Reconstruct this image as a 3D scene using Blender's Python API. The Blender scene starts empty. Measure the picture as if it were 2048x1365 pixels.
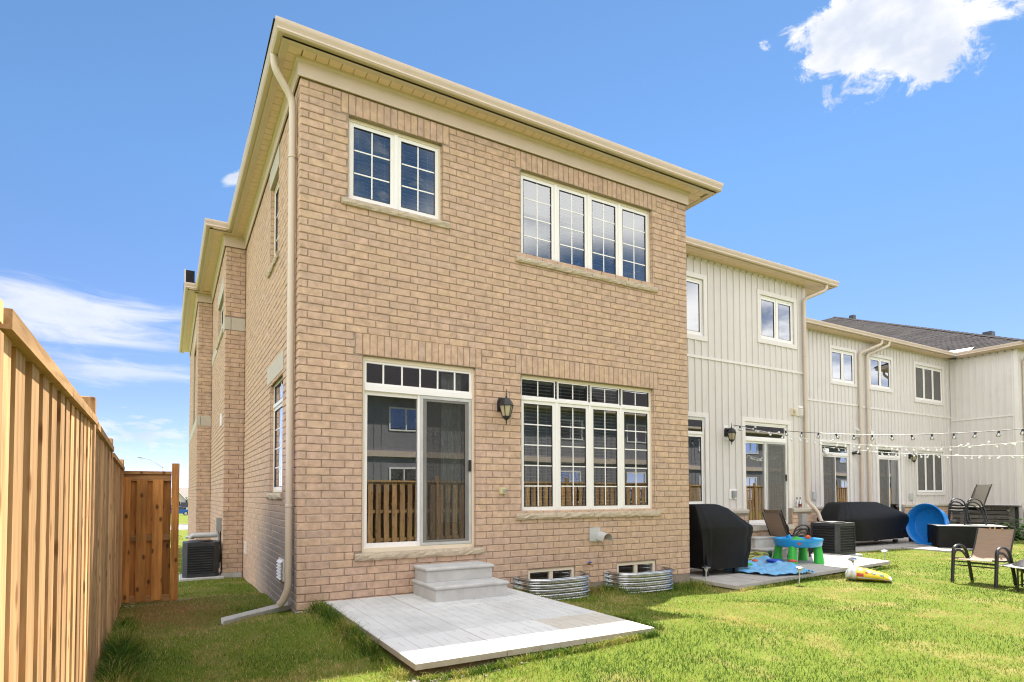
import bpy, bmesh, math, random
import numpy as np
from mathutils import Vector, Matrix, noise as mnoise
random.seed(7); RNG = np.random.default_rng(7)
SC = bpy.context.scene
COL = SC.collection

# ------------------------------------------------------------------ camera
cam_d = bpy.data.cameras.new('camera'); cam = bpy.data.objects.new('camera', cam_d); COL.objects.link(cam)
CR = Vector((0.8665, -0.4992, -0.0027)).normalized(); CF = Vector((0.4990, 0.8660, 0.0311)).normalized()
CU = CR.cross(CF).normalized(); CR = CF.cross(CU).normalized()
CP = Vector((-1.2461, -7.0238, 1.3057))
M = Matrix(((CR.x, CU.x, -CF.x, CP.x), (CR.y, CU.y, -CF.y, CP.y), (CR.z, CU.z, -CF.z, CP.z), (0, 0, 0, 1)))
cam.matrix_world = M
cam_d.sensor_width = 36; cam_d.lens = 1188.59 * 36 / 2048; cam_d.shift_y = (952.2 - 682.5) / 2048
cam_d.clip_start = 0.05; cam_d.clip_end = 3000
SC.camera = cam

# ------------------------------------------------------------------ sun, sky, exposure
SUN = Vector((0.5, 0.35, 1.0)).normalized()
sl = bpy.data.lights.new('sun', 'SUN'); sl.energy = 3.2; sl.angle = math.radians(0.55); sl.color = (1.0, 0.93, 0.82)
so = bpy.data.objects.new('sun', sl); COL.objects.link(so)
so.rotation_euler = SUN.to_track_quat('Z', 'Y').to_euler(); so.location = (20, 15, 40)
SC.view_settings.view_transform = 'Standard'; SC.view_settings.look = 'None'
SC.view_settings.exposure = 2.1; SC.view_settings.gamma = 1.0; SC.view_settings.use_curve_mapping = False

W = bpy.data.worlds.new('World'); SC.world = W; W.use_nodes = True
def world():
    nt = W.node_tree; nt.nodes.clear()
    def N(t, **k):
        n = nt.nodes.new(t)
        for a, b in k.items(): setattr(n, a, b)
        return n
    L = nt.links.new
    out = N('ShaderNodeOutputWorld'); bg = N('ShaderNodeBackground'); bg.inputs['Strength'].default_value = 0.12
    sky = N('ShaderNodeTexSky'); sky.sky_type = 'NISHITA'; sky.sun_disc = False
    sky.sun_elevation = math.asin(SUN.z); sky.sun_rotation = math.atan2(SUN.x, SUN.y)
    sky.altitude = 1500; sky.air_density = 0.42; sky.dust_density = 0.0; sky.ozone_density = 4.0
    tc = N('ShaderNodeTexCoord')
    def math_(op, a, b=None, c=None, clamp=False):
        n = N('ShaderNodeMath', operation=op); n.use_clamp = clamp
        for i, v in enumerate((a, b, c)):
            if v is None: continue
            if isinstance(v, (int, float)): n.inputs[i].default_value = v
            else: L(v, n.inputs[i])
        return n.outputs[0]
    def dot(v):
        n = N('ShaderNodeVectorMath', operation='DOT_PRODUCT'); L(tc.outputs['Generated'], n.inputs[0]); n.inputs[1].default_value = v
        return n.outputs['Value']
    def noise(scale, detail, rough, vec, dist=0.0):
        n = N('ShaderNodeTexNoise'); n.inputs['Scale'].default_value = scale; n.inputs['Detail'].default_value = detail
        n.inputs['Roughness'].default_value = rough; n.inputs['Distortion'].default_value = dist; L(vec, n.inputs['Vector']); return n.outputs['Fac']
    def mapping(scale, rot=(0, 0, 0)):
        m = N('ShaderNodeMapping'); m.inputs['Scale'].default_value = scale; m.inputs['Rotation'].default_value = rot
        L(tc.outputs['Generated'], m.inputs['Vector']); return m.outputs[0]
    def ss(v, a, b):
        n = N('ShaderNodeMapRange', interpolation_type='SMOOTHSTEP'); L(v, n.inputs[0])
        n.inputs[1].default_value = a; n.inputs[2].default_value = b; return n.outputs[0]
    def ell(c, ax, ay, tilt):
        """1 at the centre of an ellipse of sky round direction c, falling to 0 at its rim and below"""
        c = Vector(c).normalized(); t1 = c.cross(Vector((0, 0, 1))).normalized(); t2 = t1.cross(c)
        d1 = t1 * math.cos(tilt) + t2 * math.sin(tilt); d2 = t2 * math.cos(tilt) - t1 * math.sin(tilt)
        a = math_('DIVIDE', dot(d1), ax); b = math_('DIVIDE', dot(d2), ay)
        r = math_('SQRT', math_('ADD', math_('MULTIPLY', a, a), math_('MULTIPLY', b, b)))
        m = math_('SUBTRACT', 1.0, r)
        return math_('MULTIPLY', m, math_('GREATER_THAN', dot(c), 0.0)), m
    base = noise(9.0, 9, 0.62, mapping((1, 1, 1.6)), 0.4)
    # the white cumulus high over the row of houses
    e1, _ = ell((0.756, 0.355, 0.550), 0.125, 0.066, 0.10)
    e1b, _ = ell((0.712, 0.410, 0.571), 0.085, 0.036, -0.05)
    e1c, _ = ell((0.710, 0.425, 0.548), 0.060, 0.030, 0.25)
    cum = math_('MAXIMUM', math_('MAXIMUM', e1, e1b), e1c)
    fine = noise(24.0, 10, 0.66, mapping((1, 1, 1.3)), 0.6)
    fld = math_('ADD', cum, math_('ADD', math_('MULTIPLY', math_('SUBTRACT', base, 0.5), 1.3), math_('MULTIPLY', math_('SUBTRACT', fine, 0.5), 1.5)))
    c_cum = ss(fld, 0.10, 0.40)
    # thin streaked cirrus low on the left
    st = noise(7.0, 8, 0.6, mapping((1.0, 1.0, 7.0), (0, 0.10, 0)), 0.8)
    e2, _ = ell((-0.13, 0.963, 0.236), 0.235, 0.052, 0.05)
    e3, _ = ell((-0.10, 0.977, 0.172), 0.20, 0.022, 0.02)
    e4, _ = ell((-0.05, 0.9964, 0.085), 0.25, 0.06, 0.0)
    cir = math_('MAXIMUM', ss(math_('ADD', e2, math_('MULTIPLY', math_('SUBTRACT', st, 0.5), 1.7)), 0.0, 0.80), math_('MULTIPLY', ss(math_('ADD', e3, math_('MULTIPLY', math_('SUBTRACT', st, 0.5), 2.4)), 0.0, 0.9), 0.75))
    cir = math_('MULTIPLY', cir, 0.72)
    puff = noise(30.0, 6, 0.55, mapping((1, 1, 3.2)), 0.3)
    pf = math_('MULTIPLY', ss(math_('ADD', math_('MULTIPLY', e4, 0.35), puff), 0.72, 0.88), 0.5)
    e5, _ = ell((0.073, 0.895, 0.4393), 0.026, 0.009, 0.5)
    wis = math_('MULTIPLY', ss(math_('ADD', e5, math_('MULTIPLY', math_('SUBTRACT', fine, 0.5), 2.0)), 0.0, 0.5), 0.8)
    # broken cloud over the half of the sky behind the photographer (the windows mirror it), made denser and brighter as added fill light
    back = ss(dot((-0.50, -0.866, 0.0)), -0.42, 0.08)
    g1, _ = ell((0.27, -0.833, 0.476), 0.20, 0.15, 0.0); g2, _ = ell((0.56, -0.75, 0.345), 0.26, 0.075, 0.0); g3, _ = ell((0.80, -0.55, 0.21), 0.30, 0.09, 0.0)
    hole = math_('SUBTRACT', 1.0, ss(math_('MAXIMUM', math_('MAXIMUM', g1, math_('MULTIPLY', g2, 1.1)), math_('MULTIPLY', g3, 0.0)), 0.0, 0.8))
    back = math_('MULTIPLY', back, hole)
    gen = math_('MULTIPLY', ss(noise(2.6, 9, 0.6, mapping((1, 1, 2.0)), 0.5), 0.36, 0.54), back)
    gen = math_('MULTIPLY', gen, 0.85)
    tot = math_('MAXIMUM', math_('MAXIMUM', c_cum, cir), math_('MAXIMUM', pf, wis), clamp=True)
    # cloud tone: bright, greyer where thick
    shade = math_('ADD', math_('MULTIPLY', noise(13.0, 5, 0.55, mapping((1, 1, 1.5))), 0.9), 0.30)
    cc = N('ShaderNodeMix', data_type='RGBA'); cc.inputs['A'].default_value = (1.45, 1.58, 1.85, 1); cc.inputs['B'].default_value = (2.1, 2.1, 2.15, 1)
    L(ss(shade, 0.55, 0.85), cc.inputs['Factor'])
    tint = N('ShaderNodeMix', data_type='RGBA', blend_type='MULTIPLY'); tint.inputs['Factor'].default_value = 1.0
    L(sky.outputs[0], tint.inputs['A'])
    sz = N('ShaderNodeSeparateXYZ'); L(tc.outputs['Generated'], sz.inputs[0]); el = N('ShaderNodeMapRange'); L(sz.outputs['Z'], el.inputs[0]); el.inputs[1].default_value = 0.0; el.inputs[2].default_value = 0.45
    tr = N('ShaderNodeMix', data_type='RGBA'); L(el.outputs[0], tr.inputs['Factor']); tr.inputs['A'].default_value = (0.66, 0.46, 0.44, 1); tr.inputs['B'].default_value = (0.73, 0.83, 0.76, 1); L(tr.outputs['Result'], tint.inputs['B'])
    mx = N('ShaderNodeMix', data_type='RGBA'); L(tot, mx.inputs['Factor']); L(tint.outputs['Result'], mx.inputs['A']); L(cc.outputs['Result'], mx.inputs['B'])
    bc = N('ShaderNodeMix', data_type='RGBA'); L(gen, bc.inputs['Factor']); L(mx.outputs['Result'], bc.inputs['A']); bc.inputs['B'].default_value = (6.6, 6.4, 6.1, 1)
    L(bc.outputs['Result'], bg.inputs['Color']); L(bg.outputs[0], out.inputs['Surface'])
world()
SC.render.engine = 'CYCLES'; SC.cycles.filter_width = 1.15; SC.cycles.denoising_prefilter = 'NONE'; SC.cycles.denoising_input_passes = 'RGB_ALBEDO_NORMAL'
SC.cycles.max_bounces = 8; SC.cycles.transparent_max_bounces = 16

# ------------------------------------------------------------------ mesh helpers
class MB:
    def __init__(s, T=None): s.v = []; s.f = []; s.T = T
    def add(s, vs, fs):
        b = len(s.v); s.v += [tuple(s.T(*p)) if s.T else tuple(p) for p in vs]; s.f += [tuple(b + i for i in f) for f in fs]
    def box(s, x0, x1, y0, y1, z0, z1):
        s.add([(x0,y0,z0),(x1,y0,z0),(x1,y1,z0),(x0,y1,z0),(x0,y0,z1),(x1,y0,z1),(x1,y1,z1),(x0,y1,z1)],
              [(0,3,2,1),(4,5,6,7),(0,1,5,4),(1,2,6,5),(2,3,7,6),(3,0,4,7)])
        return s
    def rbox(s, x0, x1, y0, y1, z0, z1, c):
        """box with chamfered vertical and horizontal edges (front outline chamfer)"""
        A = [(x0+c,y0+c),(x1-c,y0+c),(x1-c,y1-c),(x0+c,y1-c)]; 
        B = [(x0+c,y0),(x1-c,y0),(x1,y0+c),(x1,y1-c),(x1-c,y1),(x0+c,y1),(x0,y1-c),(x0,y0+c)]
        lo = [(p[0]+(c if p[0]==x0 else -c if p[0]==x1 else 0), p[1]+(c if p[1]==y0 else -c if p[1]==y1 else 0)) for p in B]
        v = [(p[0],p[1],z0) for p in lo]+[(p[0],p[1],z0+c) for p in B]+[(p[0],p[1],z1-c) for p in B]+[(p[0],p[1],z1) for p in lo]
        f = [tuple(range(7,-1,-1)), tuple(range(24,32))]
        for k in range(3):
            for i in range(8):
                j=(i+1)%8; f.append((k*8+i,k*8+j,k*8+8+j,k*8+8+i))
        s.add(v,f); return s
    def quad(s, a, b, c, d): s.add([a,b,c,d],[(0,1,2,3)]); return s
    def prism(s, pts, h0, h1, ax='z'):
        n=len(pts)
        g={'z':lambda p,h:(p[0],p[1],h),'y':lambda p,h:(p[0],h,p[1]),'x':lambda p,h:(h,p[0],p[1])}[ax]
        s.add([g(p,h0) for p in pts]+[g(p,h1) for p in pts],[tuple(range(n-1,-1,-1)),tuple(range(n,2*n))]+[(i,(i+1)%n,n+(i+1)%n,n+i) for i in range(n)])
        return s
    def tube(s, path, r, n=8, cap=True, flat=None):
        P=[Vector(p) for p in path]; rs=r if isinstance(r,(list,tuple)) else [r]*len(P)
        t0=(P[1]-P[0]).normalized(); up=Vector((0,0,1)) if abs(t0.z)<0.9 else Vector((1,0,0))
        a=t0.cross(up).normalized(); V=[];F=[]
        for i,p in enumerate(P):
            t=((P[min(i+1,len(P)-1)]-P[max(i-1,0)])).normalized()
            a=(a-t*a.dot(t)).normalized(); b=t.cross(a)
            for k in range(n):
                q=2*math.pi*k/n+ (math.pi/4 if n==4 else 0); V.append(p+a*math.cos(q)*rs[i]*(flat[0] if flat else 1)+b*math.sin(q)*rs[i]*(flat[1] if flat else 1))
        for i in range(len(P)-1):
            for k in range(n):
                F.append((i*n+k,i*n+(k+1)%n,(i+1)*n+(k+1)%n,(i+1)*n+k))
        if cap: F.append(tuple(range(n-1,-1,-1))); F.append(tuple(range((len(P)-1)*n,len(P)*n)))
        s.add(V,F); return s
    def lathe(s, prof, n=20, c=(0,0,0), cap=True):
        V=[];F=[]
        for (r,z) in prof:
            for k in range(n):
                q=2*math.pi*k/n; V.append((c[0]+r*math.cos(q),c[1]+r*math.sin(q),c[2]+z))
        for i in range(len(prof)-1):
            for k in range(n): F.append((i*n+k,i*n+(k+1)%n,(i+1)*n+(k+1)%n,(i+1)*n+k))
        if cap:
            F.append(tuple(range(n-1,-1,-1))); F.append(tuple(range((len(prof)-1)*n,len(prof)*n)))
        s.add(V,F); return s
    def sweep(s, path, prof, closed=True):
        """profile [(out, z)] swept along an xy path with mitred corners; out is to the left-hand side of travel"""
        n=len(path); V=[];F=[]; m=len(prof)
        for i,p in enumerate(path):
            d1=Vector(path[i])-Vector(path[i-1]) if i>0 else None; d2=Vector(path[i+1])-Vector(path[i]) if i<n-1 else None
            if d1 is None: d1=d2
            if d2 is None: d2=d1
            d1=d1.normalized(); d2=d2.normalized(); n1=Vector((-d1.y,d1.x)); n2=Vector((-d2.y,d2.x))
            b=(n1+n2); b=b/(b.dot(n1)) if b.length>1e-6 else n1
            for (o,z) in prof: V.append((p[0]+b.x*o,p[1]+b.y*o,z))
        for i in range(n-1):
            for k in range(m if closed else m-1): F.append((i*m+k,i*m+(k+1)%m,(i+1)*m+(k+1)%m,(i+1)*m+k))
        if closed: F.append(tuple(range(m-1,-1,-1))); F.append(tuple(range((n-1)*m,n*m)))
        s.add(V,F); return s

ORG = {}
def mesh_of(name, mb, mats, org=(0,0,0), smooth=False, fix=True):
    me=bpy.data.meshes.new(name); o=Vector(org)
    me.from_pydata([tuple(Vector(p)-o) for p in mb.v],[],mb.f)
    if fix:
        bm=bmesh.new(); bm.from_mesh(me); bmesh.ops.recalc_face_normals(bm,faces=bm.faces); bm.to_mesh(me); bm.free()
    for m in (mats if isinstance(mats,(list,tuple)) else [mats]): me.materials.append(m)
    if smooth:
        me.polygons.foreach_set('use_smooth',[True]*len(me.polygons))
        if smooth!=True: me.set_sharp_from_angle(angle=math.radians(smooth))
    me.update(); return me
def thing(name, label, cat, loc=(0,0,0), rz=0, group=None):
    o=bpy.data.objects.new(name,None); o.empty_display_size=0.1; COL.objects.link(o); o.location=loc; o.rotation_euler=(0,0,rz)
    o['label']=label; o['category']=cat
    if group: o['group']=group
    ORG[o.name]=Vector(loc); return o
def part(name, mb, mats, parent=None, label=None, kind=None, smooth=False, local=False, fix=True):
    """one mesh object; vertices are in world space unless the thing is built in local space"""
    org=Vector((0,0,0)) if (local or parent is None) else ORG[parent.name]
    o=bpy.data.objects.new(name,mesh_of(name,mb,mats,org,smooth,fix)); COL.objects.link(o)
    if parent: o.parent=parent
    ORG[o.name]=org
    if label: o['label']=label
    if kind: o['kind']=kind
    return o
def solo(name, mb, mats, label, cat, group=None, loc=(0,0,0), smooth=False, kind=None):
    """a thing that is one mesh, its origin at loc"""
    o=bpy.data.objects.new(name,mesh_of(name,mb,mats,loc,smooth)); COL.objects.link(o); o.location=loc
    if label: o['label']=label
    if cat: o['category']=cat
    if group: o['group']=group
    if kind: o['kind']=kind
    ORG[o.name]=Vector(loc); return o
def inst(name, me, parent, loc, rot=(0,0,0), scale=(1,1,1)):
    """another object on a shared mesh, placed in world space under a parent that is not rotated"""
    o=bpy.data.objects.new(name,me); COL.objects.link(o); o.parent=parent
    o.location=Vector(loc)-ORG[parent.name]; o.rotation_euler=rot; o.scale=scale; ORG[o.name]=Vector(loc); return o
def dup(root, loc, rz, label=None, rot=None):
    r=root.copy(); COL.objects.link(r); r.location=loc; r.rotation_euler=rot or (0,0,rz)
    if label: r['label']=label
    for ch in list(root.children):
        c=ch.copy(); COL.objects.link(c); c.parent=r
        for g in list(ch.children):
            d=g.copy(); COL.objects.link(d); d.parent=c
    return r

# ------------------------------------------------------------------ materials
def mat(name, col, rough=0.6, col2=None, nscale=6.0, ndetail=6, stretch=(1,1,1), bump=0.0, bscale=None, metal=0.0, spec=0.5, rnd=0.0, dirt=None, dscale=1.5, trans=0.0):
    m=bpy.data.materials.new(name); m.use_nodes=True; nt=m.node_tree; N=nt.nodes; L=nt.links.new
    b=N['Principled BSDF']; b.inputs['Roughness'].default_value=rough; b.inputs['Metallic'].default_value=metal
    b.inputs['Specular IOR Level'].default_value=spec
    geo=N.new('ShaderNodeNewGeometry'); mp=N.new('ShaderNodeMapping'); mp.inputs['Scale'].default_value=stretch; L(geo.outputs['Position'],mp.inputs['Vector'])
    oi=N.new('ShaderNodeObjectInfo')
    ad=N.new('ShaderNodeVectorMath'); ad.operation='ADD'; sc=N.new('ShaderNodeVectorMath'); sc.operation='SCALE'; sc.inputs[0].default_value=(37,61,23); L(oi.outputs['Random'],sc.inputs['Scale'])
    L(mp.outputs[0],ad.inputs[0]); L(sc.outputs[0],ad.inputs[1])
    nz=N.new('ShaderNodeTexNoise'); nz.inputs['Scale'].default_value=nscale; nz.inputs['Detail'].default_value=ndetail; nz.inputs['Roughness'].default_value=0.6; L(ad.outputs[0],nz.inputs['Vector'])
    c2=col2 or tuple(c*0.86 for c in col)
    mx=N.new('ShaderNodeMix'); mx.data_type='RGBA'; mx.inputs['A'].default_value=(*c2,1); mx.inputs['B'].default_value=(*col,1)
    mr=N.new('ShaderNodeMapRange'); mr.inputs[1].default_value=0.35; mr.inputs[2].default_value=0.65; L(nz.outputs['Fac'],mr.inputs[0]); L(mr.outputs[0],mx.inputs['Factor'])
    last=mx.outputs['Result']
    if dirt:
        n2=N.new('ShaderNodeTexNoise'); n2.inputs['Scale'].default_value=dscale; n2.inputs['Detail'].default_value=8; n2.inputs['Roughness'].default_value=0.7; L(geo.outputs['Position'],n2.inputs['Vector'])
        r2=N.new('ShaderNodeMapRange'); r2.inputs[1].default_value=0.52; r2.inputs[2].default_value=0.78; L(n2.outputs['Fac'],r2.inputs[0])
        m2=N.new('ShaderNodeMix'); m2.data_type='RGBA'; L(r2.outputs[0],m2.inputs['Factor']); L(last,m2.inputs['A']); m2.inputs['B'].default_value=(*dirt,1); last=m2.outputs['Result']
    if rnd:
        h=N.new('ShaderNodeHueSaturation'); v=N.new('ShaderNodeMapRange'); v.inputs[3].default_value=1-rnd; v.inputs[4].default_value=1+rnd
        s=N.new('ShaderNodeMath'); s.operation='ADD'; L(oi.outputs['Random'],s.inputs[0]); L(geo.outputs['Random Per Island'],s.inputs[1]); fr=N.new('ShaderNodeMath'); fr.operation='FRACT'; L(s.outputs[0],fr.inputs[0])
        L(fr.outputs[0],v.inputs[0]); L(v.outputs[0],h.inputs['Value']); L(last,h.inputs['Color']); last=h.outputs['Color']
    L(last,b.inputs['Base Color'])
    if bump:
        nb=N.new('ShaderNodeTexNoise'); nb.inputs['Scale'].default_value=bscale or nscale*4; nb.inputs['Detail'].default_value=6; L(ad.outputs[0],nb.inputs['Vector'])
        bp=N.new('ShaderNodeBump'); bp.inputs['Strength'].default_value=min(1.0,bump); bp.inputs['Distance'].default_value=0.004; L(nb.outputs['Fac'],bp.inputs['Height']); L(bp.outputs[0],b.inputs['Normal'])
    return m

def brick_mat(name, tones, grey=True):
    m=mat(name,(0.4,0.3,0.2),0.85,bump=0.0,spec=0.25); nt=m.node_tree; N=nt.nodes; L=nt.links.new; b=N['Principled BSDF']
    geo=next(n for n in N if n.type=='NEW_GEOMETRY'); oi=next(n for n in N if n.type=='OBJECT_INFO')
    s=N.new('ShaderNodeMath'); s.operation='ADD'; L(oi.outputs['Random'],s.inputs[0]); L(geo.outputs['Random Per Island'],s.inputs[1]); fr=N.new('ShaderNodeMath'); fr.operation='FRACT'; L(s.outputs[0],fr.inputs[0])
    rp=N.new('ShaderNodeValToRGB'); rp.color_ramp.interpolation='LINEAR'
    els=rp.color_ramp.elements; els[0].color=(*tones[0],1); els[1].color=(*tones[-1],1)
    for i,t in enumerate(tones[1:-1]): e=els.new((i+1)/(len(tones)-1)); e.color=(*t,1)
    L(fr.outputs[0],rp.inputs[0]); last=rp.outputs[0]
    # sanded face: cloudy tone, dark specks
    n1=N.new('ShaderNodeTexNoise'); n1.inputs['Scale'].default_value=9; n1.inputs['Detail'].default_value=7; n1.inputs['Roughness'].default_value=0.65; L(geo.outputs['Position'],n1.inputs['Vector'])
    h=N.new('ShaderNodeHueSaturation'); mr=N.new('ShaderNodeMapRange'); mr.inputs[1].default_value=0.3; mr.inputs[2].default_value=0.7; mr.inputs[3].default_value=0.74; mr.inputs[4].default_value=1.22; L(n1.outputs['Fac'],mr.inputs[0]); L(mr.outputs[0],h.inputs['Value']); L(last,h.inputs['Color']); last=h.outputs['Color']
    n2=N.new('ShaderNodeTexNoise'); n2.inputs['Scale'].default_value=55; n2.inputs['Detail'].default_value=5; L(geo.outputs['Position'],n2.inputs['Vector'])
    r2=N.new('ShaderNodeMapRange'); r2.inputs[1].default_value=0.63; r2.inputs[2].default_value=0.75; r2.inputs[4].default_value=0.62; L(n2.outputs['Fac'],r2.inputs[0])
    mx=N.new('ShaderNodeMix'); mx.data_type='RGBA'; L(r2.outputs[0],mx.inputs['Factor']); L(last,mx.inputs['A']); mx.inputs['B'].default_value=(0.20,0.14,0.10,1); last=mx.outputs['Result']
    # broad cloudiness over the wall
    n3=N.new('ShaderNodeTexNoise'); n3.inputs['Scale'].default_value=0.55; n3.inputs['Detail'].default_value=3; L(geo.outputs['Position'],n3.inputs['Vector'])
    m3=N.new('ShaderNodeMix'); m3.data_type='RGBA'; m3.blend_type='MIX'; r3=N.new('ShaderNodeMapRange'); r3.inputs[1].default_value=0.42; r3.inputs[2].default_value=0.68; r3.inputs[4].default_value=0.30; L(n3.outputs['Fac'],r3.inputs[0]); L(r3.outputs[0],m3.inputs['Factor']); L(last,m3.inputs['A']); m3.inputs['B'].default_value=(0.47,0.345,0.265,1); last=m3.outputs['Result']
    if grey:
        # grey water stain low on the side wall, round the foot of the downspout
        sx=N.new('ShaderNodeSeparateXYZ'); L(geo.outputs['Position'],sx.inputs[0])
        def mth(op,a,bb,cl=False):
            n=N.new('ShaderNodeMath'); n.operation=op; n.use_clamp=cl
            for i,v in enumerate((a,bb)):
                if isinstance(v,(int,float)): n.inputs[i].default_value=v
                else: L(v,n.inputs[i])
            return n.outputs[0]
        n4=N.new('ShaderNodeTexNoise'); n4.inputs['Scale'].default_value=2.2; n4.inputs['Detail'].default_value=5; L(geo.outputs['Position'],n4.inputs['Vector'])
        e=mth('ADD',mth('POWER',mth('ABSOLUTE',mth('DIVIDE',mth('SUBTRACT',sx.outputs['Y'],1.0),2.7),0),2.0),mth('POWER',mth('ABSOLUTE',mth('DIVIDE',mth('SUBTRACT',sx.outputs['Z'],0.25),1.15),0),2.0))
        e=mth('ADD',mth('SUBTRACT',1.15,e),mth('MULTIPLY',mth('SUBTRACT',n4.outputs['Fac'],0.5),0.9),)
        side=mth('LESS_THAN',sx.outputs['X'],0.004)
        fac=mth('MULTIPLY',mth('MULTIPLY',e,0.95,True),side)
        m4=N.new('ShaderNodeMix'); m4.data_type='RGBA'; L(fac,m4.inputs['Factor']); L(last,m4.inputs['A']); m4.inputs['B'].default_value=(0.27,0.25,0.245,1); last=m4.outputs['Result']
    for lk in list(b.inputs['Base Color'].links): nt.links.remove(lk)
    L(last,b.inputs['Base Color'])
    # vertical drag marks and sand grain
    mp=N.new('ShaderNodeMapping'); mp.inputs['Scale'].default_value=(1,1,0.35); L(geo.outputs['Position'],mp.inputs['Vector'])
    nb=N.new('ShaderNodeTexNoise'); nb.inputs['Scale'].default_value=95; nb.inputs['Detail'].default_value=5; L(mp.outputs[0],nb.inputs['Vector'])
    bp=N.new('ShaderNodeBump'); bp.inputs['Strength'].default_value=0.55; bp.inputs['Distance'].default_value=0.004; L(nb.outputs['Fac'],bp.inputs['Height']); L(bp.outputs[0],b.inputs['Normal'])
    return m

def wood_mat(name, a, b_, knot, rough=0.7, axis='z'):
    """sawn softwood: grain drawn out along the board, a few dark knots, tone differing from board to board"""
    m=bpy.data.materials.new(name); m.use_nodes=True; nt=m.node_tree; N=nt.nodes; L=nt.links.new; b=N['Principled BSDF']; b.inputs['Roughness'].default_value=rough; b.inputs['Specular IOR Level'].default_value=0.3
    geo=N.new('ShaderNodeNewGeometry'); oi=N.new('ShaderNodeObjectInfo')
    sc=N.new('ShaderNodeVectorMath'); sc.operation='SCALE'; sc.inputs[0].default_value=(17.3,9.1,13.7); L(oi.outputs['Random'],sc.inputs['Scale'])
    ad=N.new('ShaderNodeVectorMath'); ad.operation='ADD'; L(geo.outputs['Position'],ad.inputs[0]); L(sc.outputs[0],ad.inputs[1])
    st={'z':(1,1,0.07),'x':(0.07,1,1),'y':(1,0.07,1)}[axis]; sk={'z':(1,1,0.45),'x':(0.45,1,1),'y':(1,0.45,1)}[axis]
    mp=N.new('ShaderNodeMapping'); mp.inputs['Scale'].default_value=st; L(ad.outputs[0],mp.inputs['Vector'])
    n1=N.new('ShaderNodeTexNoise'); n1.inputs['Scale'].default_value=30; n1.inputs['Detail'].default_value=6; n1.inputs['Roughness'].default_value=0.6; n1.inputs['Distortion'].default_value=0.5; L(mp.outputs[0],n1.inputs['Vector'])
    rp=N.new('ShaderNodeValToRGB'); e=rp.color_ramp.elements; e[0].position=0.32; e[0].color=(*[c*.82 for c in b_],1); e[1].position=0.70; e[1].color=(*[min(.75,c*1.13) for c in a],1); q0=e.new(0.5); q0.color=(*[(c+d)/2 for c,d in zip(a,b_)],1); L(n1.outputs['Fac'],rp.inputs[0])
    mp2=N.new('ShaderNodeMapping'); mp2.inputs['Scale'].default_value=sk; L(ad.outputs[0],mp2.inputs['Vector'])
    vo=N.new('ShaderNodeTexVoronoi'); vo.voronoi_dimensions='2D'; vo.inputs['Scale'].default_value=5.2
    sp=N.new('ShaderNodeSeparateXYZ'); L(ad.outputs[0],sp.inputs[0]); us=N.new('ShaderNodeMath'); us.operation='ADD'; L(sp.outputs['X'],us.inputs[0]); L(sp.outputs['Y'],us.inputs[1]); vs=N.new('ShaderNodeMath'); vs.operation='MULTIPLY'; L(sp.outputs['Z'],vs.inputs[0]); vs.inputs[1].default_value=0.55; cv=N.new('ShaderNodeCombineXYZ'); L(us.outputs[0],cv.inputs['X']); L(vs.outputs[0],cv.inputs['Y']); L(cv.outputs[0],vo.inputs['Vector'])
    r2=N.new('ShaderNodeMapRange'); r2.inputs[1].default_value=0.055; r2.inputs[2].default_value=0.13; r2.inputs[3].default_value=0.92; r2.inputs[4].default_value=0.0; L(vo.outputs['Distance'],r2.inputs[0])
    mx=N.new('ShaderNodeMix'); mx.data_type='RGBA'; L(r2.outputs[0],mx.inputs['Factor']); L(rp.outputs[0],mx.inputs['A']); mx.inputs['B'].default_value=(*knot,1)
    n3=N.new('ShaderNodeTexNoise'); n3.inputs['Scale'].default_value=2.2; n3.inputs['Detail'].default_value=3; L(mp2.outputs[0],n3.inputs['Vector'])
    h=N.new('ShaderNodeHueSaturation'); mr=N.new('ShaderNodeMapRange'); mr.inputs[3].default_value=0.72; mr.inputs[4].default_value=1.25; L(oi.outputs['Random'],mr.inputs[0])
    q=N.new('ShaderNodeMath'); q.operation='MULTIPLY_ADD'; L(n3.outputs['Fac'],q.inputs[0]); q.inputs[1].default_value=0.9; q.inputs[2].default_value=0.55
    q2=N.new('ShaderNodeMath'); q2.operation='MULTIPLY'; L(q.outputs[0],q2.inputs[0]); L(mr.outputs[0],q2.inputs[1]); L(q2.outputs[0],h.inputs['Value'])
    L(mx.outputs['Result'],h.inputs['Color']); L(h.outputs['Color'],b.inputs['Base Color'])
    bp=N.new('ShaderNodeBump'); bp.inputs['Strength'].default_value=0.35; bp.inputs['Distance'].default_value=0.003; L(n1.outputs['Fac'],bp.inputs['Height']); L(bp.outputs[0],b.inputs['Normal'])
    return m

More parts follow.
